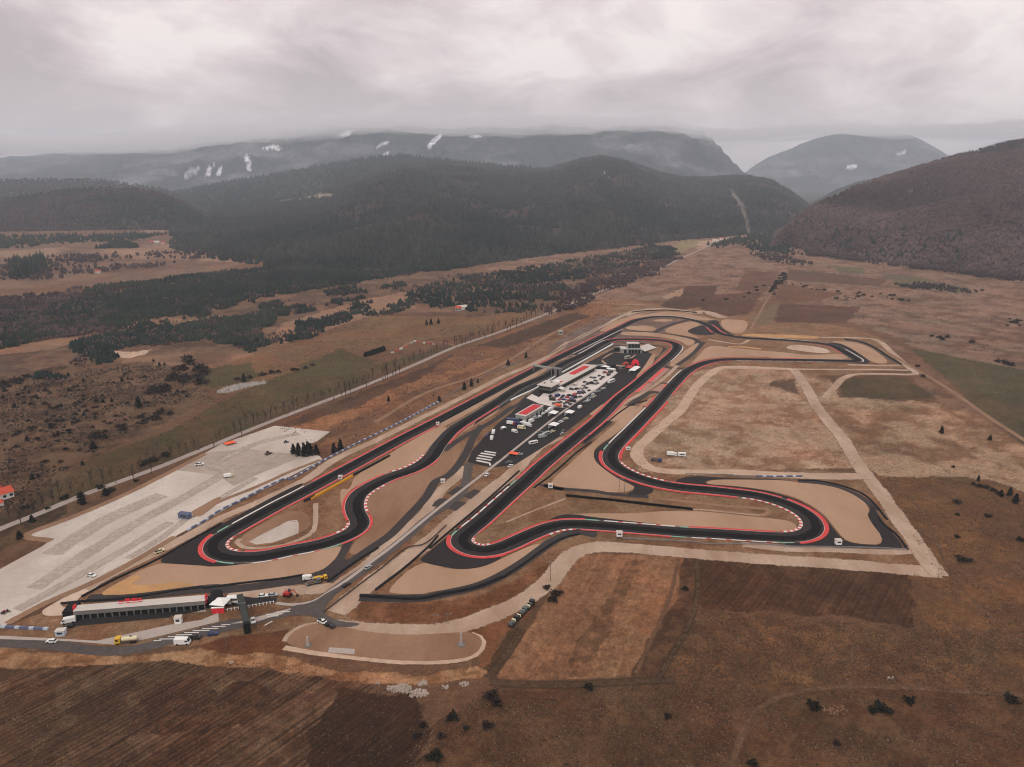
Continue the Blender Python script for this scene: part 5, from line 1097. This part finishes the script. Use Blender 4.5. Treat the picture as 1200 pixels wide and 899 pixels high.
# rubble heaps
def rubble(x,y,n,rx,ry,label,mt='padgrey',smin=.3,smax=1.0):
    X_,Y_=un(x,y); b=MB()
    for i in range(n):
        a_=random.random()*6.28; r_=random.random()**.6; s_=random.uniform(smin,smax); px_,py_=math.cos(a_)*r_*rx,math.sin(a_)*r_*ry
        M_=Matrix.Translation((px_,py_,s_*.2))@Matrix.Rotation(random.random()*3,4,'Z')@Matrix.Rotation(random.uniform(-.4,.4),4,'X'); b.box(-s_*.6,s_*.6,-s_*.45,s_*.45,-s_*.3,s_*.45,mt,tx=s_*.2,ty=s_*.15,M=M_)
    o=b.build('rubble_heap'); o.location=(X_,Y_,0); tag(o,label,'rubble heap')
    o['kind']='stuff'
    if n<12: o.name='loose_stones'
    o['kind']='stuff'
    if n<12: o.name='loose_stones'

rubble(468,807,120,4.5,2.2,'pale rubble spread at the edge of the dark ploughed field',smin=.4); rubble(489,813,90,4,2,'pale rubble, right lower end of the spread by the ploughed field',smin=.4); rubble(495,801,24,2,1.4,'small pale rubble heap right of the larger spread'); rubble(544,802,20,1.6,1.2,'small white rubble heap at the field corner'); rubble(979,832,45,5,2.4,'grey white rubble heap between two dark bushes',mt='trapdark',smin=.25,smax=.6); rubble(592,822,50,4,3,'scattered tan stones beside the dark bush',mt='dirt',smin=.3,smax=.7)
rubble(440,801,6,1.5,.8,'few pale stones left of the rubble spread'); rubble(522,806,8,1.5,.8,'few pale stones right of the rubble spread'); rubble(271,777,4,.8,.5,'single pale block in the dark field below the road'); rubble(1043,795,6,1.2,.6,'few white stones on the rough field right')
# ------------------------------------------------------------------ trees and bushes
def quadcloud(name,pts,size,matname,up=.3,seed=0):
    r_=np.random.default_rng(seed); n=len(pts); V=np.zeros((n,4,3)); 
    d1=r_.normal(size=(n,3)); d1/=np.linalg.norm(d1,axis=1)[:,None]; d2=r_.normal(size=(n,3)); d2-=d1*(d1*d2).sum(1)[:,None]; d2/=np.linalg.norm(d2,axis=1)[:,None]
    s_=size*r_.uniform(.6,1.3,(n,1))
    V[:,0]=pts-d1*s_; V[:,1]=pts-d2*s_*.6; V[:,2]=pts+d1*s_; V[:,3]=pts+d2*s_*.6
    return npmesh(name,V.reshape(-1,3),np.arange(n*4).reshape(-1,4),matname)
def conifer_meshes(seed,h=10.0,rr=2.6,n=420):
    r_=np.random.default_rng(seed); t=r_.random(n)**.75; t=.06+.94*(1-np.sqrt(1-t*.98)); t=np.clip(t,0,1)
    tier=np.abs(((t*7+r_.uniform(-.1,.1,n))%1)-.2); rad=rr*(1-t)**.85*(1-.35*tier)*r_.uniform(.45,1.05,n); a_=r_.random(n)*6.283
    lob=1+.22*np.sin(a_*3+seed)+.12*np.sin(a_*5+2*seed); P=np.stack([np.cos(a_)*rad*lob,np.sin(a_)*rad*lob,t*h-.12*rad],1)
    crown=quadcloud('crown',P,.62,'needle',seed=seed); b=MB(); b.tube((0,0,0),(0,0,h*.9),.2,.04,'bark',6); return b.mesh('trunk'),crown
def bush_mesh(seed,matname,n=170,rx=2.0,h=2.2,size=.42):
    r_=np.random.default_rng(seed); v_=r_.normal(size=(n,3)); v_/=np.linalg.norm(v_,axis=1)[:,None]; q=r_.uniform(.4,1,(n,1)); 
    lob=1+.3*np.sin(np.arctan2(v_[:,1],v_[:,0])*3+seed)[:,None]; P=v_*q*lob*np.array([rx,rx*.85,h*.55])+np.array([0,0,h*.5]); P[:,2]=np.maximum(P[:,2],.1); return quadcloud('foliage',P,size,matname,seed=seed)
def bare_meshes(seed,h=11.0):
    r_=random.Random(seed); b=MB(); tw=MB(); b.tube((0,0,0),(r_.uniform(-.3,.3),r_.uniform(-.3,.3),h*.75),.22,.08,'bark',5)
    for i in range(15):
        z=h*r_.uniform(.18,.72); a_=r_.random()*6.28; ln=h*r_.uniform(.16,.32); p=Vector((0,0,z)); q=p+Vector((math.cos(a_)*ln*.5,math.sin(a_)*ln*.5,ln*.95)); tw.tube(p,q,.08,.035,'twig',3,False)
        for k in range(5):
            s_=p.lerp(q,r_.uniform(.35,1)); a2=a_+r_.uniform(-1.2,1.2); l2=ln*r_.uniform(.3,.6); e_=s_+Vector((math.cos(a2)*l2*.5,math.sin(a2)*l2*.5,l2*.85)); tw.tube(s_,e_,.045,.02,'twig',3,False)
            for m_ in range(2):
                f_=s_.lerp(e_,r_.uniform(.4,1)); a3=a2+r_.uniform(-1.4,1.4); l3=l2*.5; tw.tube(f_,f_+Vector((math.cos(a3)*l3*.6,math.sin(a3)*l3*.6,l3*.7)),.03,.015,'twig',3,False)
    return b.mesh('trunk'),tw.mesh('crown')
CONV=[conifer_meshes(s) for s in (1,2,3,4)]; CONL=[conifer_meshes(s,10,3.2,300) for s in (5,6)]; BAREV=[bare_meshes(s) for s in (1,2,3,4,5)]
BUSHG=[bush_mesh(s,'shrub') for s in (1,2,3)]; BUSHB=[bush_mesh(s,'shrub_brown') for s in (4,5,6)]
def tree(x,y,h,kind,label,group=None,cat='tree',wsc=1.0):
    X_,Y_=un(x,y) if not isinstance(x,tuple) else x; ms=(CONV if kind=='conifer' else BAREV); tr,cr=ms[rng.integers(len(ms))]
    g=empty({'conifer':'pine_tree','bare':'bare_tree'}[kind],X_,Y_,0,rng.random()*6.28,label,cat,group); s_=h/(10 if kind=='conifer' else 11); g.scale=(s_*wsc,s_*wsc,s_); link('trunk',tr,g); link('crown',cr,g); return g
def bush(x,y,h,kind,label,group=None,wsc=1.0):
    X_,Y_=un(x,y); me=(BUSHG if kind=='g' else BUSHB)[rng.integers(3)]; o=link('bush',me); o.location=(X_,Y_,0); o.rotation_euler=(0,0,rng.random()*6.28); s_=h/2.2; o.scale=(s_*wsc,s_*wsc,s_); tag(o,label,'bush',group); return o
# pines that stand alone
for x,y,h,wsc,lab in ((1103,508,6.6,1.15,'dark round pine alone on the pale field at the right'),(1160,516,4.6,1.4,'low dark pine right of the lone round pine'),(1146,564,4.6,1.1,'small dark pine above the brown grass field, right'),(1173,582,5,1.2,'dark pine, left of the clump at the right edge'),(1183,581,6.4,1.1,'dark pine, middle of the clump at the right edge'),(1190,590,7.0,1.2,'dark pine, nearest of the clump at the right edge'),
 (344,532,8.5,1.0,'dark pine, leftmost of the clump at the pad edge'),(350,534,10.5,1.0,'tall dark pine in the middle of the clump at the pad edge'),(357,535,11,1.0,'tallest dark pine of the clump at the pad edge'),(364,534,10,1.1,'broad dark pine in the clump at the pad edge'),(371,533,9,1.0,'dark pine, rightmost of the clump at the pad edge'),(361,530,9,1.0,'dark pine, at the back of the clump at the pad edge'),
 (391.5,531,8.5,1.1,'dark pine beside the blue barrier, left of a pair'),(399,527.5,9.5,1.0,'dark pine beside the blue barrier, right of a pair'),(455.5,470.5,5.5,1.2,'small dark pine alone on the orange field edge'),(544,457,8,1.1,'dark pine behind the grey guard rail, left of three'),(552.5,453,9,.9,'dark pine behind the grey guard rail, middle of three'),(560,449,5,1,'low dark pine behind the grey guard rail, right of three'),(515,471,6,1.2,'small pine beside the grey guard rail near the paddock'),(595.5,429,8,1.1,'dark pine above the left straight, lower one'),(616.5,420,7.5,1.1,'dark pine above the left straight, upper one'),
 (97,591,8.5,1.3,'dark pine between public road and concrete pad'),(124,581,5.5,1.8,'low dark pine at the pad edge beside the road'),(38,612,5,1.5,'low dark pine beside the public road near the house'),(23,631,5,1.5,'dark pine at the lower left pad corner'),(286,447.5,9,1.1,'round dark pine beside the pale stream bed'),(110,526,6.5,1.7,'broad dark pine on the meadow edge'),(163,478,11,1.1,'tall dark pine among brown bushes on the left scrub'),(500,381,8,1.1,'dark pine in a small meadow group, left'),(505,380.5,9,1.1,'dark pine in a small meadow group, middle'),(514,379.5,8,1.2,'dark pine in a small meadow group, right'),(243,894,0,0,'')):
    if h: tree(x,y,h,'conifer',lab,None,'tree',wsc)
# clipped hedge on the meadow
pts=[un(428,418),un(434,416.5),un(440,414.5),un(446,412.5),un(450,411)]; 
for k,(X_,Y_) in enumerate(resample(pts,2.1)):
    tree((X_,Y_),None,rng.uniform(5.6,6.4),'conifer','dark dense evergreen in the short straight row on the meadow','evergreens in the short meadow row','tree',1.7)
# bare trees along the public road
rd=resample(catmull(W("p -10,622 43,603 98,580 185,548 249,522 300,501 325,491 420,455 487,427 535,406 580,391 640,368 700,343"),6),6.0); rn=normals(rd)
cnt=0
for i in range(len(rd)):
    for sd_,pr_ in ((-1,.95),(1,.22)):
        if rng.random()>pr_*(1.0 if 25<i%60 or i<30 else .75) or cnt>=260: continue
        p=rd[i]+rn[i]*sd_*rng.uniform(4.5,9); tree((p[0],p[1]),None,rng.uniform(5.5,11.5),'bare','leafless roadside tree along the pale public road','leafless trees along the public road'); cnt+=1
# scrub on the left: dark conifers and brown bushes
SC1=[(34,461),(4,467),(81,459),(72,477),(58,446),(51,445),(73,442),(80,441),(98,448),(131,471),(121,472),(112,491),(98,487),(60,502),(68,509),(82,508),(32,517),(143,447),(150,445),(30,456),(17,478),(187,429),(193,428),(180,424),(196,445),(45,560),(38,562),(125,514),(97,545)]
for k,(x,y) in enumerate(SC1): tree(x,y,rng.uniform(3,5),'conifer','dark scattered pine on the brown left scrub','scattered pines on the left scrub','tree',1.5)
def poly_pts(s,n):
    po=np.array(W(s)); mn,mx=po.min(0),po.max(0); o=[]
    while len(o)<n:
        q=rng.uniform(mn,mx,(4000,2)); q=q[inpoly(q[:,0],q[:,1],[tuple(z) for z in po])]; o+=list(q)
    return np.array(o[:n])
cl_=poly_pts("p 0,560 0,440 100,425 240,432 235,455 180,490 110,532 40,560",700); f_=fbm(cl_[:,0],cl_[:,1],45,3,66); cl_=cl_[f_>.46][:190]
for k,q in enumerate(cl_):
    o=link('bush',BUSHB[k%3] if k%4 else BUSHG[k%3]); o.location=(q[0],q[1],0); o.rotation_euler=(0,0,k); s_=rng.uniform(.3,.95); o.scale=(s_*1.3,s_*1.3,s_); tag(o,'scattered brown bush on the left scrub' if k%4 else 'scattered dark green bush on the left scrub','bush','brown bushes on the left scrub' if k%4 else 'green bushes on the left scrub')
def line_bush(s,step,hm,kind,label,group,jit=3,wsc=1.4):
    for q in resample(W(s),step):
        x_=q+rng.normal(0,jit,2); o=link('bush',(BUSHG if kind=='g' else BUSHB)[rng.integers(3)]); o.location=(x_[0],x_[1],0); o.rotation_euler=(0,0,rng.random()*6); s_=rng.uniform(.6,1.2)*hm/2.2; o.scale=(s_*wsc,s_*wsc,s_); tag(o,label,'bush',group)
line_bush("p 108,512 140,502 165,492 200,483",6,3.2,'b','brown hedge bush along the ditch left of the meadow','hedge bushes along the left ditch',5)
line_bush("p 185,462 205,455 225,440 232,425",7,5,'b','tall brown thicket bush left of the green meadow','thicket bushes left of the meadow',9)
line_bush("p 285,445 310,440 345,433 365,429",7,3,'b','brown bush on the strip between the two meadows','bushes between the two meadows',3)
line_bush("p 0,452 40,445 55,441",8,4.5,'b','dull bush of the left thicket below the light field','left thicket bushes',8)
line_bush("p 30,600 60,592 120,574 150,563",9,2.0,'g','dark low bush beside the public road','low bushes beside the public road',3)
line_bush("p 165,545 195,535",5,2.4,'g','dark bush at the far pad corner beside the road','bushes at the far pad corner',2)
line_bush("p 905,345 912,332 920,322",14,4,'b','brown bush on the hedge line between dark far fields','hedge bushes between the far fields',4)
for (x,y,h,wsc,kd,lab) in ((1033,832,2.6,1.8,'g','large dark bush right of the grey rubble'),(1023,834,2.0,1.4,'g','dark bush touching the large bush, left side'),(954,830,3.0,1.2,'g','dark bush left of the grey rubble'),(1066,823,2.4,1.4,'g','low dark bush right of the large bush'),(1185,822,2.6,1.4,'g','dark bush at the right edge beside the dirt track'),(1128,657,2.2,2.2,'g','wide low dark bush on the right grass field'),(1121,630,1.8,1.3,'g','small dark bush high on the right grass field'),(1122,590,2.6,1.4,'b','brown bush above the right grass field'),(1122,604,1.6,1.2,'g','small bush below the brown bush, right'),(1157,606,2.2,1.2,'g','round bush left of the pine clump, right edge'),(1196,634,2.4,1.3,'g','dark bush cut by the right edge'),
 (576,818,3.2,1.4,'b','dark brown bush beside the tan stones'),(582,826,2.6,1.2,'b','dark bush nearer the tan stones'),(530,842,2.2,1.6,'g','dark bush in the bottom field, upper one'),(571,852,2.4,1.2,'b','brown bush in the bottom field centre'),(510,888,2.4,1.7,'g','dark bush at the bottom edge left'),(517,864,1.8,1.2,'b','small dark bush left of centre, bottom field'),(488,864,1.8,1.4,'b','small dark bush at the ploughed field edge, lower'),(496,851,1.8,1.3,'b','small dark bush at the ploughed field edge, upper'),(546,855,1.6,1.2,'b','tiny bush between the bottom field bushes'),(690,807,2.2,1.2,'g','dark round bush on the dirt track edge'),(782,841,1.7,1.2,'g','small dark bush in the bottom right field'),(803,691,1.8,1.3,'g','dark bush at the upper corner of the dark field'),(882,897,2.0,1.3,'g','green bush cut by the bottom edge'),(980,872,1.5,1.3,'b','low brown bush bottom right'),(652,698,3.0,1.4,'b','dark leafless bush below the twin headed lamp post'),(648,704,2.6,1.4,'b','brown bush just below the leafless bush'),(641,690,2.2,1.2,'b','brown bush beside the gravel road under the lamp post'),(1117,548,1.6,1.2,'b','faint bush on pale ground right'),(1082,442,3,1.2,'b','brown bush beside the green field corner'),(1075,430,3,1.2,'b','brown bush at the dirt track by the green field')):
    bush(x,y,h*.8,kd,lab,None,wsc)
line_bush("p 1140,568 1155,572 1170,578",3.2,1.6,'b','brown bush in the low row left of the pine clump','low bush row left of the pine clump',.6)
line_bush("p 1168,424 1178,426 1185,429",5,2.6,'b','brown bush in the short hedge on the green field','short hedge on the right green field',1)
for s,n in (("p 920,330 960,340 1000,345 1025,350",16),("p 1050,334 1100,337 1140,341",14),("p 835,352 870,352 885,340 905,330",8),("p 1085,395 1130,400 1145,398 1100,392",6),("p 1180,375 1196,380 1200,386 1185,381",8),("p 985,352 1020,344 1100,360 1160,380 1195,350 1100,345",18)):
    po=W(s); pts=resample(po,max(6,np.linalg.norm(np.array(po[0])-np.array(po[-1]))/n))[:n]
    for q in pts:
        x_=q+rng.normal(0,9,2); o=link('bush',(BUSHG+BUSHB)[rng.integers(6)]); o.location=(x_[0],x_[1],0); s_=rng.uniform(.6,1.5); o.scale=(s_*1.2,s_*1.2,s_); tag(o,'small distant bush on the far right fields','bush','bushes on the far right fields')
# woods on the valley floor
def ground_wood(s,n,hA,hB,kind='cone',ca=CON,cb=CON2,seed=0,wr=(.26,.42),name='wood',dens=None,thr=0.0,sc=90):
    q=poly_pts(s,n); q=q+np.stack([fbm(q[:,0],q[:,1],35,3,seed+7)-.5,fbm(q[:,0],q[:,1],35,3,seed+8)-.5],1)*60
    if thr>0: q=q[np.clip((fbm(q[:,0],q[:,1],sc,5,seed+50,.62)-thr+.12)/.26,0,1)>rng.random(len(q))]
    tree_mass(name,np.c_[q,np.zeros(len(q))],hA,hB,ca,cb,kind=kind,seed=seed,wr=wr,patch=120)
ground_wood("p -60,430 0,408 60,396 130,388 200,380 260,364 300,352 380,337 450,325 540,314 560,300 420,303 330,314 240,322 190,330 100,338 50,350 -60,372",21000,4.5,9,seed=61,thr=.45,sc=90)
ground_wood("p 20,374 100,351 200,336 300,323 400,313 500,309 555,305 556,313 480,321 400,333 300,351 230,367 130,381 60,393 10,394",11000,4,8,seed=60,thr=.27,sc=60)
ground_wood("p -60,400 0,395 60,396 130,390 100,350 60,345 0,350 -60,360",2600,4,8,'round',DEC*.9,DEC2*.8,62,thr=.42)
ground_wood('p -60,430 0,408 60,396 130,388 200,380 260,364 300,352 380,337 450,325 540,314 560,300 420,303 330,314 240,322 190,330 100,338 50,350 -60,372',5200,3.5,7.5,'round',DEC,DEC2,63,thr=.5,sc=70)
for k,(s,n) in enumerate((("p 105,400 150,385 240,378 300,368 335,352 335,364 310,385 262,398 200,404 150,406",1700),("p 265,403 290,391 310,393 296,403 270,407",160),("p 300,410 315,396 345,385 375,372 405,365 412,374 385,384 350,395 305,409",420),("p 335,368 345,362 366,359 364,365 340,369",90),("p 378,347 395,338 412,336 412,343 384,347",130),("p 388,358 400,353 412,350 412,354 392,359",60),("p 407,362 420,357 430,355 440,365 410,368",50),("p 30,398 70,392 88,382 86,391 40,399",220),("p 95,425 108,400 130,400 128,415 112,428 100,432",180),("p 435,371 455,362 475,352 490,350 480,360 450,372",130),("p 445,340 470,330 482,334 470,342",70),("p 470,345 480,341 482,345 472,347",18),("p 404,345 420,338 425,342 410,349",25),("p 48,449 62,438 80,438 84,445 60,450",40))):
    ground_wood(s,int(n*1.5),3,7,seed=70+k,wr=(.32,.55),thr=.36,sc=22); ground_wood(s,int(n*.9),2.2,4.5,'round',DEC*1.1,DEC2,seed=170+k,thr=.4,sc=30)
ground_wood("p 488,352 500,336 560,322 640,312 700,300 770,288 792,292 790,301 740,312 690,326 650,342 640,356 610,367 540,366 500,362",7000,4,8,seed=90,thr=.48,sc=55)
ground_wood("p 488,340 520,325 600,318 700,302 780,292 745,318 690,340 640,362 590,366",2600,3.5,7,'round',DEC,DEC2,91,thr=.5,sc=60)
ground_wood("p 640,372 650,352 700,330 760,310 800,300 765,322 700,346 660,368",1100,4,7.5,'round',DEC*.9,DEC2*.8,92)
ground_wood("p 15,330 20,312 40,306 50,318 30,326",160,16,26,seed=93,wr=(.16,.24)); ground_wood("p -40,312 0,306 90,300 230,296 260,300 200,312 60,328 -40,332",1500,6,11,'round',DEC*.9,DEC2*.8,94,thr=.5,sc=120)
ground_wood("p 110,292 140,286 160,287 150,292",260,9,15,seed=95); ground_wood("p -60,282 0,278 90,276 180,274 235,272 240,284 205,272 160,282 90,285 0,292",1500,8,14,seed=96,thr=.45,sc=160)
ground_wood("p 200,262 235,258 262,262 260,300 235,296 205,280",900,9,16,seed=97)
ground_wood("p 820,290 850,284 880,276 930,272 950,290 960,300 900,298 860,286 835,292",900,7,14,seed=98,thr=.48,sc=90)
ground_wood("p 880,300 905,297 945,309 930,312 900,306",140,5,9,'round',DEC*.8,DEC2*.7,99); ground_wood("p 1045,336 1080,334 1138,342 1130,344 1070,340",160,4,7,'round',CON*1.5,DEC*.7,100); ground_wood("p 900,305 930,300 1000,306 1060,314 1120,322 1200,332 1200,327 1060,310 960,298",900,6,11,'round',DEC*.8,DEC2*.7,101,thr=.4)
def weeds(name,s,n,hA,hB,cols,seed,thr=.45,sc=14):
    q=poly_pts(s,n); q=q[fbm(q[:,0],q[:,1],sc,4,seed,.65)>thr]; n=len(q); h=rng.uniform(hA,hB,n); a=rng.random(n)*6.28; V=np.zeros((n,4,3)); r=h*rng.uniform(.6,1.1,n)
    for k in range(3):
        t=a+k*2.094; V[:,k,0]=q[:,0]+np.cos(t)*r; V[:,k,1]=q[:,1]+np.sin(t)*r; V[:,k,2]=.02
    V[:,3,:2]=q+rng.normal(0,.15,(n,2)); V[:,3,2]=h
    c=np.array(cols)[rng.integers(len(cols),size=n)]*rng.uniform(.7,1.3,(n,1)); f=np.array([(0,1,3),(1,2,3),(2,0,3)])
    o=link(name,npmesh(name,V.reshape(-1,3),(np.arange(n)[:,None,None]*4+f[None]).reshape(-1,3),'forest',np.repeat(c,4,0))); o['kind']='stuff'
W1=((.07,.044,.028),(.055,.037,.024),(.11,.072,.046),(.15,.10,.066),(.045,.034,.021),(.09,.058,.037))
weeds('dry_weeds',"p 470,905 500,850 590,804 780,798 1205,822 1205,905",15000,.15,.42,W1,201); weeds('dry_weeds',"p 770,792 818,715 1066,736 1205,740 1205,822 1000,803 830,803",12000,.15,.45,W1,202,.36)
weeds('dry_weeds',"p 1025,557 1160,563 1205,580 1205,740 1070,734 1066,668 1099,673",8000,.15,.45,W1,203); weeds('stubble',"p -10,795 130,778 300,776 400,794 480,808 505,845 485,905 -10,905",11000,.12,.32,((.06,.04,.028),(.03,.022,.015),(.13,.09,.065),(.035,.025,.018)),204,.42,9)
weeds('dry_weeds',"p 0,600 0,440 100,425 240,432 235,455 180,490 110,532 60,560 40,600",9000,.4,1.3,((.05,.034,.024),(.03,.022,.016),(.09,.06,.04),(.022,.02,.013)),205,.45,22)
weeds('dry_weeds',"p 800,437 930,432 985,470 1095,474 1140,482 1205,526 1205,574 1160,562 1030,557 1012,547 745,552 742,540 760,500",6000,.2,.55,((.12,.082,.06),(.09,.062,.045),(.2,.145,.105)),206,.52,16)
weeds('dry_weeds',"p 640,398 740,352 930,352 1040,392 1205,430 1205,335 1060,312 960,300 840,290 700,345",9000,.4,1.3,((.08,.058,.046),(.055,.042,.033),(.13,.098,.078)),207,.5,40)
weeds('dry_weeds',"p 235,450 330,405 440,370 640,366 580,392 420,458 300,500 60,597 45,600 110,535 200,505",6000,.3,.9,((.04,.03,.02),(.03,.026,.016),(.08,.058,.04)),208,.52,25)
weeds('dry_weeds',"p 322,498 500,427 700,352 728,360 640,412 440,512 400,528 378,537",5000,.3,.9,((.06,.04,.028),(.04,.028,.02),(.1,.066,.045)),209,.5,18)
# ------------------------------------------------------------------ haze: one closed box of thin even air
hm=bpy.data.materials.new('haze'); hm.use_nodes=True; t=hm.node_tree; 
for n_ in list(t.nodes):
    if n_.type!='OUTPUT_MATERIAL': t.nodes.remove(n_)
vol=t.nodes.new('ShaderNodeVolumePrincipled'); vol.inputs['Color'].default_value=(.80,.91,1.0,1); vol.inputs['Density'].default_value=HAZE; vol.inputs['Anisotropy'].default_value=0.0
t.links.new(vol.outputs[0],[n_ for n_ in t.nodes if n_.type=='OUTPUT_MATERIAL'][0].inputs['Volume'])
MAT['haze']=hm
b=MB(); b.box(-16400,16400,-3400,16400,-9.5,960,'haze'); hz_o=b.build('haze'); hz_o['kind']='stuff'

# ------------------------------------------------------------------ low cloud that hides the summits, a lumpy volume inside the haze
def low_cloud():
    nx,ny=170,70; xs_=np.linspace(-11500,11500,nx); ys_=np.linspace(6900,15200,ny); Xm,Ym=np.meshgrid(xs_,ys_)
    f=fbm(Xm,Ym,1300,6,301,.66); lo=np.interp(Ym,(6900,9000,12000,15200),(560,572,745,800))+(f-.5)*330+np.interp(Xm/Ym,(-.7,-.45,-.2,.24,.34,.7),(-150,-110,0,0,60,60))
    hi=lo+(70+fbm(Xm,Ym,1300,3,302)*150)*np.interp(Xm/Ym,(-.7,.2,.3,.7),(1,1,.35,.3)); hi[0]=lo[0]+3; hi[-1]=lo[-1]+3; hi[:,0]=lo[:,0]+3; hi[:,-1]=lo[:,-1]+3
    hi=np.minimum(hi,925); lo=np.minimum(lo,hi-3)
    V=np.concatenate([np.stack([Xm,Ym,lo],-1).reshape(-1,3),np.stack([Xm,Ym,hi],-1).reshape(-1,3)]); n=nx*ny; I=np.arange(n).reshape(ny,nx); F_=[]
    a,b,c,d=I[:-1,:-1],I[:-1,1:],I[1:,1:],I[1:,:-1]; F_+= [np.stack([a,d,c,b],-1).reshape(-1,4),np.stack([a+n,b+n,c+n,d+n],-1).reshape(-1,4)]
    for e_ in (I[0,:],I[:,-1],I[-1,::-1],I[::-1,0]): F_.append(np.stack([e_[:-1],e_[1:],e_[1:]+n,e_[:-1]+n],-1))
    m_=bpy.data.materials.new('low_cloud'); m_.use_nodes=True; t=m_.node_tree
    for n_ in list(t.nodes):
        if n_.type!='OUTPUT_MATERIAL': t.nodes.remove(n_)
    v_=t.nodes.new('ShaderNodeVolumePrincipled'); v_.inputs['Color'].default_value=(1,1,1,1); v_.inputs['Density'].default_value=.0015
    t.links.new(v_.outputs[0],[n_ for n_ in t.nodes if n_.type=='OUTPUT_MATERIAL'][0].inputs['Volume']); MAT['low_cloud']=m_
    o=link('low_cloud',npmesh('low_cloud',V,np.concatenate(F_),'low_cloud')); o['kind']='stuff'
low_cloud()
